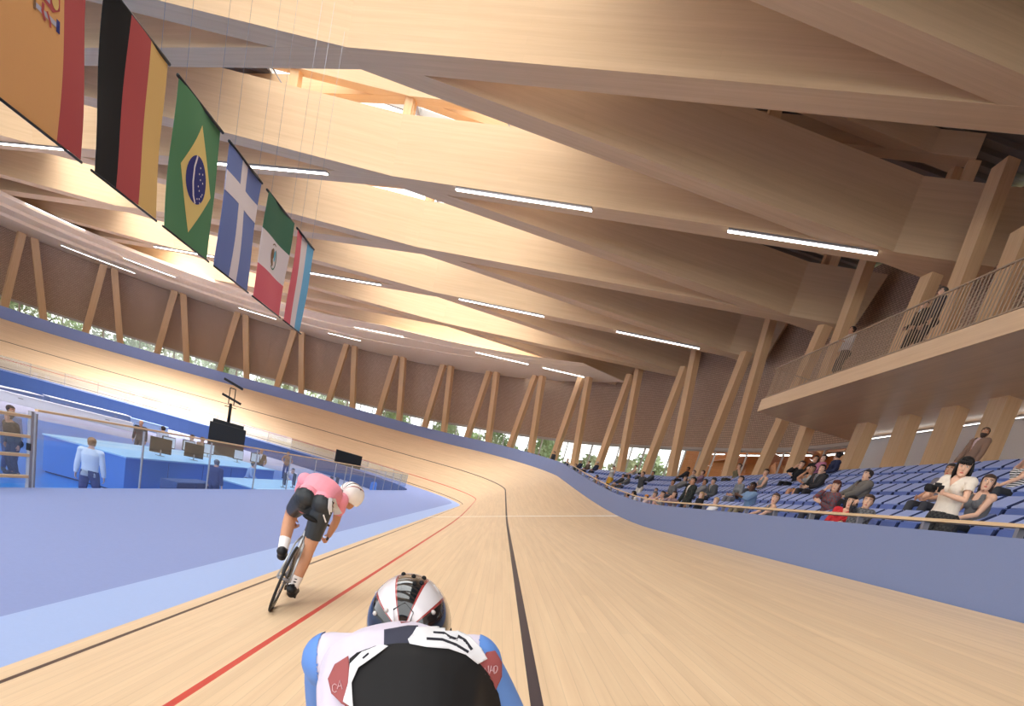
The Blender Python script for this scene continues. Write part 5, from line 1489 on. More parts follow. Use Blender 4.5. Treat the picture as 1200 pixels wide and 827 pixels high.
# long pale barrier and grey-blue boxes on the far side of the infield
def block(name, label, cat, a, b, w, h, mat, group=None, lid=None):
    a = V((a[0], a[1], 0)); b = V((b[0], b[1], 0)); d = b-a; L = d.length; c = (a+b)/2
    t = thing(name, label, cat, (c.x, c.y, ZF), math.atan2(d.y, d.x), group)
    m = MB(); m.box((0, 0, h/2), (L, w, h)); m.build('case', mat, t, bevel=.015)
    m = MB(); m.box((0, 0, h+.02), (L+.04, w+.04, .04)); m.build('lid', lid or mat, t)
    for s in (-1, 1): m = MB(); m.box((s*L*.3, -w/2-.01, h*.7), (.25, .02, .05)); m.build('handle', 'metal_grey', t)
    return t
mat_plain('box_slate', srgb(104, 124, 166), .6); mat_plain('box_light', srgb(138, 164, 206), .6); mat_plain('barrier_pale', srgb(206, 210, 220), .5)
block('low_barrier', 'long pale grey barrier running across the far side of the infield', 'barrier', (-31.4, 40.0), (-26.0, 45.4), .5, .56, 'barrier_pale')
block('equipment_case', 'long slate equipment case behind the pale barrier, farthest left', 'equipment case', (-32.6, 41.2), (-32.3, 45.2), 1.0, .66, 'box_slate', 'slate equipment cases', 'barrier_pale')
block('equipment_case', 'long slate equipment case behind the pale barrier, middle one', 'equipment case', (-32.2, 46.0), (-29.4, 50.6), 1.0, .70, 'box_slate', 'slate equipment cases', 'barrier_pale')
block('equipment_case', 'lighter blue equipment case at the right end of the slate cases', 'equipment case', (-29.0, 50.4), (-26.8, 51.6), 1.0, .62, 'box_light', 'slate equipment cases')
# people down there
def infield_person(x, y, ztop, label, look, pose, face, k=1.0, dz=0):
    p = at_z(x, y, ztop); lk = dict(look); lk['k'] = k
    return person(label, pose, lk, (p.x, p.y, ZF+dz), math.radians(face), None, .014)
ARMS = dict(handL=(-.26, .06, .84), handR=(.26, .06, .84))
infield_person(108, 512, -1.40, 'man in light blue shirt and navy trousers seen from behind in the infield', dict(skin='light', hair='short', hair_rgb=(140, 100, 70), top=T((214, 224, 238), 'long', off=.02), bottom=B((44, 58, 112), off=.02)), dict(handL=(-.27, .0, .88), handR=(.28, .04, .86), footL=(-.17, 0, .085), footR=(.17, .05, .085), hyaw=4), 20)
infield_person(12, 474, -1.4, 'bearded man with dark hair at the left edge behind the gate', dict(skin='tan', hair='short', beard=True, hair_rgb=(64, 48, 42), top=T((120, 130, 160)), bottom=B((60, 70, 110))), dict(ARMS, hyaw=20), -120)
infield_person(18, 484, -1.55, 'man in black top with shaved head leaning behind the gate', dict(skin='tan', hair='crop', hair_rgb=(54, 42, 38), fat=1.12, top=T((30, 30, 34), off=.02), bottom=B((40, 44, 60))), dict(ARMS, lean=18), 160, .93)
infield_person(166, 492, -1.4, 'balding man in dark suit beyond the balustrade, far infield', dict(skin='tan', hair='bald', hair_rgb=(60, 50, 44), top=T((48, 50, 60), off=.02), bottom=B((44, 48, 60))), ARMS, 190)
infield_person(192, 499, -1.4, 'dark-haired person in white top, far infield', dict(skin='light', hair='short', hair_rgb=(50, 38, 34), top=T((214, 216, 224)), bottom=B((60, 70, 110))), ARMS, 60)
infield_person(226, 509, -1.4, 'person in white left of the black tower', dict(skin='light', hair='short', hair_rgb=(60, 40, 34), top=T((232, 226, 226)), bottom=B((120, 140, 190))), ARMS, 150)
infield_person(238, 513, -1.45, 'person in brown jacket touching the black tower on its left', dict(skin='tan', hair='short', hair_rgb=(90, 64, 46), top=T((146, 112, 84), off=.02), bottom=B((80, 90, 130))), dict(ARMS, **FOLD), 170)
infield_person(254, 541, -1.62, 'man in dark navy suit seen from behind under the black tower', dict(skin='light', hair='crop', hair_rgb=(96, 96, 104), fat=1.06, top=T((44, 56, 104), off=.024), bottom=B((40, 50, 92))), ARMS, -8, .92)
infield_person(293, 541, -1.66, 'man in pale blue shirt working at the front desk', dict(skin='light', hair='short', hair_rgb=(52, 44, 46), top=T((150, 178, 222)), bottom=B((50, 60, 100))), dict(lean=18, handL=(-.16, .38, .98), handR=(.2, .36, .98)), -75, .88)
infield_person(307, 527, -1.45, 'bald man in brown-black suit with a hand at his cheek', dict(skin='tan', hair='bald', hair_rgb=(90, 70, 56), top=T((110, 88, 70), v=.3, off=.024), inner=(226, 226, 232), bottom=B((60, 66, 100))), dict(hyaw=-20, handR=(.10, .16, 1.52), poleR=(1, .2, -.6), handL=(-.22, .2, 1.0)), 200)
infield_person(338, 531, -1.5, 'woman in brown top with hands on her hips', dict(fem=True, skin='tan', hair='bun', hair_rgb=(110, 80, 60), top=T((150, 112, 88), 'short'), bottom=B((60, 70, 120))), dict(handL=(-.17, .02, 1.0), handR=(.17, .02, 1.0), poleL=(-1, -.2, 0), poleR=(1, -.2, 0), hyaw=-20), 195)
infield_person(343, 548, -1.72, 'person in white top bending over the front desk screens', dict(skin='light', hair='short', hair_rgb=(48, 40, 42), top=T((236, 228, 236)), bottom=B((70, 80, 120))), dict(lean=50, plean=30, handL=(-.16, .5, .98), handR=(.16, .5, .98)), 205, .9)

# ================================================================== TREES OUTSIDE THE GLASS
mat_plain('leaf_a', srgb(188, 204, 164), .8, noise=.35, scale=4); mat_plain('leaf_b', srgb(208, 216, 184), .8, noise=.35, scale=4); mat_plain('leaf_c', srgb(172, 190, 150), .8, noise=.35, scale=4); mat_plain('bark', srgb(112, 96, 80), .9, noise=.3, scale=8)
def tree_proto(seed, leaf):
    rnd = random.Random(seed); t = thing('tree', 'x', 'tree', group='trees outside the hall')
    m = MB(); H = 9.5
    m.tube([(0, 0, 0), (.1, .05, 2), (0, .1, 5), (.1, 0, H*.8)], [.26, .2, .14, .05], 8)
    for k in range(9):
        z = 1.6+k*.75; a = rnd.random()*6.28; L = 2.6-.18*k
        m.tube([(0, 0, z), (math.cos(a)*L*.6, math.sin(a)*L*.6, z+.7), (math.cos(a)*L, math.sin(a)*L, z+1.2)], [.09, .06, .02], 6)
    m.build('trunk', 'bark', t)
    m = MB()
    for k in range(1700):
        u = rnd.random()**.6; a = rnd.random()*6.28; z = .5+rnd.random()*10.2
        R_ = 3.1*math.sin(min(PI*.93, PI*(z+.9)/12.2))**.7*u
        p = V((math.cos(a)*R_, math.sin(a)*R_, z)); s = .16+.2*rnd.random()
        e1 = V((rnd.gauss(0, 1), rnd.gauss(0, 1), rnd.gauss(0, 1))).normalized(); e2 = e1.orthogonal().normalized()
        m.add([p-e1*s, p+e2*s*.5, p+e1*s, p-e2*s*.5], [(0, 1, 2, 3)], 0)
    m.build('foliage', leaf, t)
    return t
protos = [tree_proto(3, 'leaf_a'), tree_proto(5, 'leaf_b'), tree_proto(9, 'leaf_c')]
used = [False]*3
rnd = random.Random(11); k = 0
for s, far in [(q, 0) for q in list(np.arange(66, 72, 2.9))+list(np.arange(73, 152, 3.0))]+[(q, 1) for q in np.arange(67, 152, 3.9)]:
    j = k % 3; src = protos[j]
    o = src if not used[j] else copy_tree(src); used[j] = True
    p, n = wpt(s, w_out(s)+5.0+(k % 2)*6.6+rnd.random()*.6+(4.0 if s < 71.5 else 0)+(13.0-(k % 2)*6.6 if far else 0))
    o.location = (p[0], p[1], -4.1); o.rotation_euler = (0, 0, rnd.random()*6.28); f = .86+.14*rnd.random()+.14*(k % 2); o.scale = (f, f, f)
    k += 1
    o['n'] = k
nt_ = k
for o in [o for o in bpy.context.scene.objects if o.name.startswith('tree') and o.parent is None]:
    o['label'] = '%s leafy tree outside the window band, %s counted from the right end' % (['mid green', 'pale green', 'dark green'][(o['n']-1) % 3], ordinal(o['n']))
    del o['n']
# ================================================================== BIKES AND RIDERS
mat_plain('tyre_black', srgb(30, 30, 32), .7); mat_plain('carbon', srgb(34, 36, 38), .3, coat=.4); mat_plain('frame_silver', srgb(176, 180, 184), .28, .7)
mat_plain('shorts_black', srgb(44, 48, 52), .45, noise=.05); mat_plain('jersey_rose', srgb(236, 150, 166), .7, noise=.05); mat_plain('helmet_white', srgb(238, 234, 232), .25, coat=.5)
mat_plain('helmet_black', srgb(20, 24, 28), .12, coat=1.0, noise=.02); mat_plain('helmet_stripe', srgb(214, 210, 214), .15, coat=.8, noise=.02); mat_plain('helmet_red', srgb(150, 60, 60), .2, coat=.8)
mat_plain('visor', srgb(40, 42, 40), .08, coat=1)
mat_plain('suit_lilac', srgb(206, 198, 214), .75, noise=.03, scale=60); mat_plain('suit_blue', srgb(92, 136, 206), .6, noise=.04); mat_plain('suit_red', srgb(150, 78, 78), .75, noise=.03)
mat_plain('suit_navy', srgb(46, 48, 66), .75); mat_plain('suit_black', srgb(16, 15, 17), .8); mat_plain('bib_white', srgb(218, 218, 222), .7, noise=.03); mat_plain('ink', srgb(34, 34, 44), .8); mat_plain('suit_print', srgb(198, 156, 160), .8)
def bike(label, loc, yaw, lean, crank=0.0, s=1.0, frame='frame_silver', seat_z=.80, bar_drop=0.0):
    t = thing('track_bike', label, 'bicycle', loc, 0, None, (0, math.radians(lean), math.radians(yaw)))
    R = .335*s; rear = V((0, -.49*s, R)); front = V((0, .49*s, R)); bb = V((0, -.08*s, .285*s)); seat = V((0, -.22*s, seat_z*s)); head_t = V((0, .37*s, .80*s)); head_b = V((0, .40*s, .68*s))
    for nm, c in (('rear_wheel', rear), ('front_wheel', front)):
        m = MB(); n = 40
        ring = []
        for k in range(n+1):
            a = 2*PI*k/n; ring.append([c+V((0, math.cos(a), math.sin(a)))*(R-.012+.012*math.cos(b))+V((.012*math.sin(b), 0, 0)) for b in [2*PI*j/8 for j in range(8)]])
        m.loft(ring, 0, False); w = m.build(nm, 'tyre_black', t)
        m = MB(); ring = []
        for k in range(n+1):
            a = 2*PI*k/n; ring.append([c+V((x, math.cos(a)*r, math.sin(a)*r)) for x, r in ((-.010, R-.02), (.010, R-.02), (.008, R-.075), (0, R-.085), (-.008, R-.075))])
        m.loft(ring, 0, False); m.build('rim', 'carbon', w)
        m = MB()
        for k in range(20):
            a = 2*PI*k/20; d = V((0, math.cos(a), math.sin(a))); m.tube([c+d*.02+V((.02*(-1)**k, 0, 0)), c+d*(R-.08)], .0016, 4)
        m.build('spokes', 'metal_grey', w)
        m = MB(); m.tube([c+V((-.05, 0, 0)), c+V((.05, 0, 0))], .018, 10); m.build('hub', 'metal_grey', w)
    m = MB()
    m.tube([bb, seat], [.02, .016], 10); m.tube([bb, head_b], .024, 10); m.tube([bb.lerp(seat, .9 if seat_z > .7 else 1), head_t], .019, 10); m.tube([head_b, head_t+V((0, -.01, .04))], .022, 10)
    for x in (-1, 1):
        m.tube([bb+V((.03*x, -.02, 0)), rear+V((.06*x, 0, 0))], .011, 8); m.tube([seat+V((.01*x, 0, -.06)), seat+V((.04*x, -.06, -.14)), rear+V((.06*x, 0, 0))], .009, 8)
        m.tube([head_b+V((.02*x, .01, -.02)), head_b+V((.045*x, .03, -.1)), front+V((.05*x, 0, 0))], [.016, .014, .010], 8)
    m.build('frame', frame, t)
    m = MB(); m.tube([seat, seat+V((0, -.03, .13*s))], .014, 8); m.build('seat_post', 'carbon', t)
    sad = seat+V((0, -.03, .145*s))
    m = MB(); m.loft([[sad+V((w*math.cos(a), y, h*math.sin(a))) for a in [2*PI*k/12 for k in range(12)]] for y, w, h in ((-.14, .05, .015), (-.12, .072, .024), (-.06, .06, .022), (.04, .025, .02), (.13, .018, .016), (.145, .008, .008))]); m.build('saddle', 'black_matte', t)
    bar = head_t+V((0, .02, .05-bar_drop))
    m = MB(); m.tube([bar, bar+V((0, .08, 0))], .016, 8); st = bar+V((0, .08, 0))
    for x in (-1, 1): m.tube([st, st+V((.14*x, .0, .0)), st+V((.18*x, .05, -.01)), st+V((.19*x, .10, -.07)), st+V((.19*x, .07, -.13)), st+V((.19*x, -.03, -.14))], .013, 8)
    m.build('handlebar', 'carbon', t)
    m = MB(); ring = []
    for k in range(33):
        a = 2*PI*k/32; ring.append([bb+V((x, math.cos(a)*r, math.sin(a)*r)) for x, r in ((.038, .095*s), (.044, .095*s), (.044, .06*s), (.038, .06*s))])
    m.loft(ring, 0, False, False); m.tube([bb+V((-.06, 0, 0)), bb+V((.06, 0, 0))], .018, 10)
    cr = V((0, math.cos(crank), math.sin(crank)))*.165*s
    peds = {}
    for x, sg in ((1, 1), (-1, -1)):
        m.bar(bb+V((.06*x, 0, 0)), bb+V((.07*x, 0, 0))+cr*sg, .024, .014, up=(1, 0, 0)); peds[x] = bb+V((.12*x, 0, 0))+cr*sg
    m.build('crankset', 'carbon', t)
    for x in (1, -1): m = MB(); m.box(peds[x]-V((.01*x, 0, 0)), (.08, .06, .018)); m.build('pedal', 'black_metal', t)
    m = MB(); m.bar(bb+V((.041, 0, .095*s)), rear+V((.041, 0, .032)), .008, .012); m.bar(bb+V((.041, 0, -.095*s)), rear+V((.041, 0, -.032)), .008, .012); m.build('chain', 'metal_grey', t)
    return t, dict(saddle=sad, bar=st, peds=peds)
def to_w(o, p):
    return Matrix.LocRotScale(o.location, o.rotation_euler, None) @ V(p)
def to_l(o, p):
    return Matrix.LocRotScale(o.location, o.rotation_euler, None).inverted() @ V(p)
# ---------------- the rider ahead, leaning over to the right
gx, gy = -1.93, 6.14
bk, B_ = bike('silver and black track bike ridden by the cyclist in pink ahead', (gx, gy, track_z_at(gx)+.012), 11, 12, crank=-1.95)
yaw1 = math.radians(9)
rootp = V((gx, gy, track_z_at(gx)))
class _R: pass
fake = _R(); fake.location = rootp; fake.rotation_euler = Euler((0, 0, yaw1))
L = lambda p: tuple(to_l(fake, to_w(bk, p)))
sad = V(L(B_['saddle'])); pr_, pl_ = V(L(B_['peds'][1])), V(L(B_['peds'][-1]))
hr_, hl_ = V(L(B_['bar']+V((.19, .05, -.12)))), V(L(B_['bar']+V((-.19, .05, -.12))))
pose = dict(px=sad.x+.0, py=sad.y+.01, pz=sad.z+.14, lean=96, plean=66, side=22, headpos=tuple(to_l(fake, V(ray(411, 583))*(6.66/ray(411, 583)[1]))), twist=-8, hyaw=-34, hpitch=8, hroll=16, level=True,
            handR=tuple(hr_), handL=tuple(hl_), poleR=(.7, -.3, -.6), poleL=(-.8, -.3, -.4),
            footR=tuple(pr_+V((-.01, -.12, .05))), footL=tuple(pl_+V((.01, -.13, .06))), toeR=(.05, 1, -.25), toeL=(-.05, 1, -.35), kneeR=(.35, 1, .3), kneeL=(-.25, 1, .4), curlR=1.3, curlL=1.3, palmR=(-1, 0, -.2), palmL=(1, 0, -.2))
look = dict(skin='tan', hair='none', hat='none', fat=1.0, top=dict(mat='jersey_rose', sleeve='short', off=.009, name='jersey'), bottom=dict(mat='shorts_black', len='short', off=.011, name='cycling_shorts'), shoe=(26, 26, 30))
cyc, CJ, CP = person('cyclist in pink jersey and white helmet leaning into the bend ahead of us', pose, look, rootp, yaw1, None, .009)
def helmet(P, parent, bands, aero=0.0, sc=1.0, name='helmet', visor=None):
    """shell swept front to back; bands: list of (angle in degrees from the crown, material index)"""
    m = MB(); n = 72; rows = []
    ys = np.linspace(-1, 1, 22)
    for y in ys:
        f = math.sqrt(max(1-abs(y)**3.2, .0004))
        yy = (.125*y-.012-(aero if y < 0 else 0)*abs(y))*sc
        ring = []
        for k in range(n+1):
            a = math.radians(-118+236*k/n)
            w = .098*f*sc; h = .125*f*sc
            ring.append(P(w*math.sin(a)*(1.0 if abs(a) < 1.57 else 1-.12*(abs(a)-1.57)), yy, .03+h*math.cos(a)-(.012*y if y > 0 else 0)))
        rows.append(ring)
    vs = [q for r in rows for q in r]; N = n+1
    def mi(k):
        a = -118+236*(k+.5)/n
        for lo, hi, mm in bands:
            if lo <= a < hi: return mm
        return 0
    for i in range(len(rows)-1):
        for k in range(n):
            m.v; f = (i*N+k, i*N+k+1, (i+1)*N+k+1, (i+1)*N+k)
            m.f.append(f); m.m.append(mi(k)); m.uv.append(None); m.sm.append(True)
    m.v = [tuple(v) for v in vs]
    return m
hm = helmet(CP, cyc, [(-30, -22, 3), (22, 30, 3), (-8, 8, 2), (-70, -62, 2)], .02, 1.06)
h_o = hm.build('helmet', ['helmet_white', 'helmet_black', 'helmet_black', 'helmet_red'], cyc)
sd = h_o.modifiers.new('shell', 'SOLIDIFY'); sd.thickness = .008
m = MB(); m.loft([[CP(.088*math.sin(a), .028+.105*math.cos(a), z) for a in np.linspace(-1.35, 1.35, 15)] for z in (.062, .035, .0, -.022)], 0, False, True, False); v_o = m.build('visor', 'visor', h_o)
v_o.modifiers.new('shell', 'SOLIDIFY').thickness = .003
for k in range(3):
    m = MB(); m.ball(CP(-.05+.05*k, -.02, .155-.012*abs(k-1)), (.012, .03, .008), 0, 8, 6); m.build('vent', 'helmet_black', h_o)
for S in 'LR':       # white socks with dark print and the number on the jersey
    a, k_ = CJ['an'+S], CJ['kn'+S]; d = (k_-a).normalized()
    m = MB(); m.tube([a+d*.03, a+d*.08, a+d*.15], [.050, .050, .056], 12, 0, False); so = m.build('sock', 'helmet_white', cyc)
    for q in (.06, .09, .12): m = MB(); m.ball(a+d*q-CJ['fw']*.0+V((0, -.046, 0)), (.016, .010, .008), 0, 8, 6); m.build('print', 'ink', so)

# ---------------- patches laid on a body surface
def body_bvh(root, names):
    vs = []; fs = []
    for ch in root.children:
        if ch.name.split('.')[0] in names:
            o = len(vs); vs += [v.co.copy() for v in ch.data.vertices]; fs += [tuple(i+o for i in p.vertices) for p in ch.data.polygons]
    return BVHTree.FromPolygons(vs, fs)
def patch(name, root, bvh, poly, mat, parent, lift=.004, cell=5.0, eye=V((0, 0, 0))):
    """cloth panel with the given outline (seen from the rider behind), fitted onto the suit beneath"""
    bm = bmesh.new(); vs = [bm.verts.new((p[0], p[1], 0)) for p in poly]; bm.faces.new(vs)
    xs = [p[0] for p in poly]; ys = [p[1] for p in poly]
    for x in np.arange(min(xs)+cell*.5, max(xs), cell): bmesh.ops.bisect_plane(bm, geom=bm.verts[:]+bm.edges[:]+bm.faces[:], plane_co=(x, 0, 0), plane_no=(1, 0, 0))
    for y in np.arange(min(ys)+cell*.5, max(ys), cell): bmesh.ops.bisect_plane(bm, geom=bm.verts[:]+bm.edges[:]+bm.faces[:], plane_co=(0, y, 0), plane_no=(0, 1, 0))
    bm.verts.index_update()
    M_ = Matrix.LocRotScale(root.location, root.rotation_euler, None); Mi = M_.inverted(); o = Mi @ eye
    T_ = []; D_ = []
    for v in bm.verts:
        d = (Mi.to_3x3() @ V(ray(v.co.x, v.co.y))).normalized(); D_.append(d)
        hs = [q_[3] for q_ in (b_.ray_cast(o, d) for b_ in (bvh if isinstance(bvh, tuple) else (bvh,))) if q_[0] is not None]; T_.append(min(hs) if hs else None)
    nb_ = [[e.other_vert(v).index for e in v.link_edges] for v in bm.verts]
    S_ = list(T_)
    for it in range(14):
        N_ = list(S_)
        for i, t_ in enumerate(S_):
            if t_ is None: continue
            q = [S_[j] for j in nb_[i] if S_[j] is not None and abs(S_[j]-t_) < .12]
            if q: N_[i] = min(T_[i], .5*t_+.5*sum(q)/len(q))
        S_ = N_
    P = [None if t_ is None else o+d*(t_-lift) for t_, d in zip(S_, D_)]
    m = MB(); mp = {}; V_ = []
    fs = []
    for f in bm.faces:
        ii = [v.index for v in f.verts]
        if any(P[i] is None for i in ii): continue
        q = []
        for i in ii:
            if i not in mp: mp[i] = len(V_); V_.append(P[i])
            q.append(mp[i])
        fs.append(tuple(q))
    bm.free()
    m.add(V_, fs, 0, None, True); o_ = m.build(name, mat, parent)
    sd = o_.modifiers.new('cloth', 'SOLIDIFY'); sd.thickness = .0015
    return o_
def stroke(pts, w):
    return band(pts, w)
cb_ = body_bvh(cyc, ('jersey', 'cycling_shorts', 'body'))
try:
    n1 = patch('race_number', cyc, cb_, [(385, 583), (393, 584), (396, 593), (401, 601), (397, 603), (386, 603), (384, 595)], 'bib_white', cyc, .006, 2)
    patch('digit', cyc, cb_, stroke([(388, 587), (391, 589), (389, 592), (392, 595)], 1.6), 'ink', n1, .009, 1.5)
    patch('hip_logo', cyc, cb_, stroke([(379, 603), (382, 612)], 1.6), 'helmet_white', cyc, .006, 2)
except Exception as e: print('patch', e)

# ---------------- the rider right in front of us, seen over the back; upright to the banking
TILT = math.atan2(2.05, 7.95)
rx, ry = .06, 1.42
root2 = V((rx, ry, track_z_at(rx)))
rot2 = (0, -TILT, 0)
bk2, B2 = bike('dark track bike under the foreground rider', root2+V((0, .02, .012)), 0, -math.degrees(TILT), crank=.3, s=.80, frame='carbon', seat_z=.46, bar_drop=.20)
f2 = _R(); f2.location = root2; f2.rotation_euler = Euler(rot2)
W2 = lambda p: V(tuple(to_l(f2, V(p))))
L2 = lambda p: W2(to_w(bk2, p))
p2r, p2l = L2(B2['peds'][1]), L2(B2['peds'][-1])
h2r, h2l = L2(B2['bar']+V((.17, .08, -.02))), L2(B2['bar']+V((-.17, .08, -.02)))
pel2 = W2((-.07, 1.20, -.765)); hd2 = W2((-.165, 1.90, -.505))
K2 = .98
pose = dict(px=pel2.x/K2, py=pel2.y/K2, pz=pel2.z/K2, lean=70, plean=40, hpitch=4, level=True, headpos=tuple(hd2/K2), handR=tuple(h2r/K2), handL=tuple(h2l/K2), poleR=(.75, -.25, -1), poleL=(-.75, -.25, -1),
            footR=tuple((p2r+V((0, -.12, .06)))/K2), footL=tuple((p2l+V((0, -.12, .06)))/K2), toeR=(0, 1, -.2), toeL=(0, 1, -.2), kneeR=(.35, 1, -.35), kneeL=(-.35, 1, -.35), curlR=1.3, curlL=1.3, palmR=(0, 0, -1), palmL=(0, 0, -1))
look = dict(skin='light', hair='none', hat='none', k=K2, fat=1.04, sleeve_mat='suit_blue', top=dict(mat='suit_lilac', sleeve='long', off=.009, name='jersey'), bottom=dict(mat='suit_black', len='long', off=.011, name='skinsuit_legs'), shoe=(26, 26, 30))
rid, RJ, RP = person('racing cyclist in the foreground seen over the back, black striped helmet and race number', pose, look, root2, 0, None, .007, rot2)
hm = helmet(RP, rid, [(-118, -46, 1), (-46, -42, 3), (-42, -14, 2), (-14, -10, 3), (-10, 26, 1), (26, 30, 3), (30, 56, 2), (56, 60, 3), (60, 118, 1)], .02, 1.34)
h_o = hm.build('helmet', ['helmet_black', 'helmet_black', 'helmet_stripe', 'helmet_red'], rid)
h_o.modifiers.new('shell', 'SOLIDIFY').thickness = .01
def hpt(adeg, y, lift=0.0, sc=1.34, aero=.02):
    """a point on the shell: angle from the crown, position front (1) to back (-1)"""
    f = math.sqrt(max(1-abs(y)**3.2, .0004)); a = math.radians(adeg)
    return RP((.098*f*sc+lift)*math.sin(a), (.125*y-.012-(aero if y < 0 else 0)*abs(y))*sc, .03+(.125*f*sc+lift)*math.cos(a))
HR = Matrix((RJ['hrt'], RJ['hfw'], RJ['hup'])).transposed()
m = MB(); q = [hpt(a, y, .004) for a, y in ((-34, -.985), (-22, -.93), (8, -.90), (34, -.93), (44, -.985))]
m.loft([[p, p+RJ['hfw']*.02-RJ['hup']*d] for p, d in zip(q, (.03, .055, .065, .055, .03))], 0, False, True, False); m.ball(RP(.012, -.168, .012), (.052, .022, .044), 0, 16, 10, HR); m.build('rear_vent', 'black_matte', h_o)
m = MB()
for z in (0, .014, .028): m.tube([RP(-.018, -.190, z), RP(.040, -.190, z+.004)], .0035, 6)
m.build('vent_grille', 'metal_grey', h_o)
for a, y, mt in ((-52, -.1, 'metal_pale'), (-62, -.80, 'metal_pale'), (-40, -.90, 'metal_pale'), (62, -.75, 'metal_pale'), (-6, -.2, 'black_matte'), (10, -.35, 'black_matte'), (22, -.15, 'black_matte'), (16, -.6, 'black_matte'), (24, -.5, 'black_matte')):
    m = MB(); m.ball(hpt(a, y), .0075, 0, 8, 6); m.build('rivet', mt, h_o)
for sx in (-1, 1):
    m = MB(); m.ball(RP(.122*sx, .0, -.02), (.014, .042, .050), 0, 12, 8, HR); m.build('ear_opening', 'black_matte', h_o)
bv = body_bvh(rid, ('jersey', 'skinsuit_legs'))
def hull_bvh(root):
    bm = bmesh.new()
    nk, rt_ = RJ['neck'], RJ['rt']
    for ch in root.children:
        if ch.name.split('.')[0] in ('jersey', 'skinsuit_legs'):
            for v in ch.data.vertices:
                r_ = v.co-nk
                if abs(r_.dot(rt_)) < .215: bm.verts.new(v.co)
    bmesh.ops.convex_hull(bm, input=bm.verts)
    bm.normal_update(); t_ = BVHTree.FromBMesh(bm); bm.free(); return t_
hv = hull_bvh(rid); bs = body_bvh(rid, ('sleeve',))
def pt(name, poly, mat, lift=.003, par=None, cell=3.5, on=None):
    return patch(name, rid, on or (hv, bv, bs), poly, mat, par or rid, lift, cell)
pt('shoulder_panel', [(408, 768), (392, 778), (384, 795), (388, 812), (400, 824), (408, 828), (410, 790)], 'suit_red', .009)
pt('shoulder_panel', [(562, 777), (570, 764), (580, 762), (588, 776), (588, 792), (581, 808), (576, 797)], 'suit_red', .007)
bl = pt('back_panel', [(410, 772), (418, 765), (440, 757), (465, 754), (500, 753), (525, 756), (545, 763), (560, 775), (574, 792), (584, 812), (592, 850), (594, 930), (398, 930), (402, 850), (406, 810)], 'suit_black', .003)
pt('collar', [(468, 727), (488, 724.5), (512, 724), (512, 726.5), (488, 727.5), (470, 730)], 'suit_red', .004, None, 3)
pt('navy_panel', [(450, 738), (478, 733), (490, 733), (490, 757), (450, 758)], 'suit_navy', .0045)
nb = pt('race_number', [(488, 735), (512, 734), (532, 737), (550, 745), (564, 760), (571, 772), (560, 778), (546, 767), (526, 760), (500, 758), (480, 754), (478, 749), (484, 742)], 'bib_white', .012)
for st in ([(500, 748), (518, 749), (534, 755), (549, 764)], [(508, 741), (520, 741.5), (527, 746), (536, 749), (537, 745), (545, 750), (553, 761)]):
    pt('digit_stroke', stroke(st, 3.4), 'ink', .0145, nb, 3)
nb2 = pt('race_number', [(408, 800), (410, 778), (424, 764), (446, 755), (455, 757), (440, 768), (420, 782), (412, 800), (414, 830), (402, 822)], 'bib_white', .012)
pt('digit_stroke', stroke([(425, 771), (432, 765)], 2.2), 'ink', .0145, nb2, 3)
for ch, (ox, oy, sc) in (('N', (570.5, 785, .82)), ('A', (576, 784, .82)), ('D', (581, 784, .82))):
    G = {'N': [[(-2.6, 5), (-2.6, -5), (2.6, 5), (2.6, -5)]], 'A': [[(-2.8, 5), (0, -5), (2.8, 5)], [(-1.8, 1.6), (1.8, 1.6)]], 'D': [[(-2.4, 5), (-2.4, -5), (.6, -5), (2.6, -2), (2.6, 2), (.6, 5), (-2.4, 5)]]}[ch]
    for g in G: pt('letter_'+ch.lower(), stroke([(ox+x*sc, oy+y*sc-x*.45) for x, y in g], 1.1), 'suit_print', .0115, None, 3)
for ch, (ox, oy) in (('C', (392, 806)), ('A', (398, 802))):
    G = {'C': [[(2.4, -3.5), (0, -5), (-2.4, -3), (-2.4, 3), (0, 5), (2.4, 3.5)]], 'A': [[(-2.8, 5), (0, -5), (2.8, 5)], [(-1.8, 1.6), (1.8, 1.6)]]}[ch]
    for g in G: pt('letter_'+ch.lower(), stroke([(ox+x, oy+y) for x, y in g], 1.1), 'suit_print', .0115, None, 3)
place_seats()
# ================================================================== OUTSIDE
mb = MB(); mb.box((-20, 70, -4.2), (260, 260, .2)); struct(mb.build('ground_outside', 'grass_ground'))
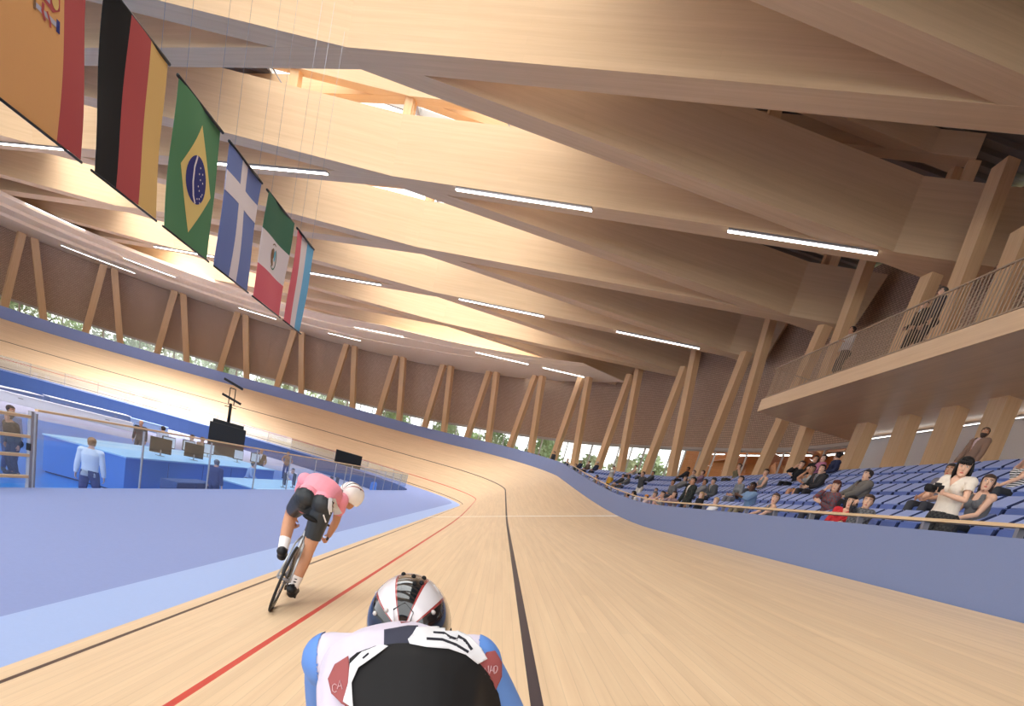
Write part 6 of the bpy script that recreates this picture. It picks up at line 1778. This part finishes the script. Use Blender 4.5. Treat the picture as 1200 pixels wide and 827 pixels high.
# ================================================================== LIGHT
w = bpy.data.worlds.new('World'); bpy.context.scene.world = w; w.use_nodes = True
nt = w.node_tree; bg = nt.nodes['Background']
tc = nt.nodes.new('ShaderNodeTexCoord'); sp = nt.nodes.new('ShaderNodeSeparateXYZ'); rp = nt.nodes.new('ShaderNodeValToRGB')
nt.links.new(tc.outputs['Generated'], sp.inputs['Vector']); nt.links.new(sp.outputs['Z'], rp.inputs['Fac'])
rp.color_ramp.elements[0].color = (.93, .94, .95, 1); rp.color_ramp.elements[1].color = (1, .99, .97, 1)
nt.links.new(rp.outputs['Color'], bg.inputs['Color']); bg.inputs['Strength'].default_value = 2.5
def area(name, loc, sx, sy, power, rot=(0, 0, 0), col=(1, .985, .96)):
    l = bpy.data.lights.new(name, 'AREA'); l.shape = 'RECTANGLE'; l.size = sx; l.size_y = sy; l.energy = power; l.color = col; l.spread = math.radians(125)
    o = bpy.data.objects.new(name, l); C.objects.link(o); o.location = loc; o.rotation_euler = rot
    return o
for y, pw in ((-1, 1000), (17, 1500), (35, 1900), (54, 3000)):
    area('roof_opening_light', ((SKX0+SKX1)/2, y, ZD+.05), SKX1-SKX0-.4, 17, pw)
for y, pw in ((18, 500), (38, 1900), (59, 6500)):  # lamps under the added second skylight, brightening infield and far bank
    area('roof_opening_light', (-31.5, y, ZD+.05), 10.5, 19, pw).data.spread = math.radians(78)
# ================================================================== CAMERA
cd = bpy.data.cameras.new('camera'); cam = bpy.data.objects.new('camera', cd); C.objects.link(cam)
cd.sensor_width = 36; cd.lens = F_PX/1200*36; cd.shift_x = (600-CX)/1200; cd.shift_y = (CY-413.5)/1200
cd.clip_start = .05; cd.clip_end = 600
R = Matrix((CR[0], -CR[1], -CR[2])).transposed()
cam.matrix_world = R.to_4x4()
bpy.context.scene.camera = cam
bpy.context.scene.cycles.diffuse_bounces = 7
# ================================================================== lift everything so the infield floor is at zero
for o in list(bpy.context.scene.objects):
    if o.parent is None: o.location.z += LIFT
vs = bpy.context.scene.view_settings
vs.view_transform = 'Standard'; vs.look = 'None'; vs.gamma = 1; vs.use_curve_mapping = False
vs.exposure = 0.22
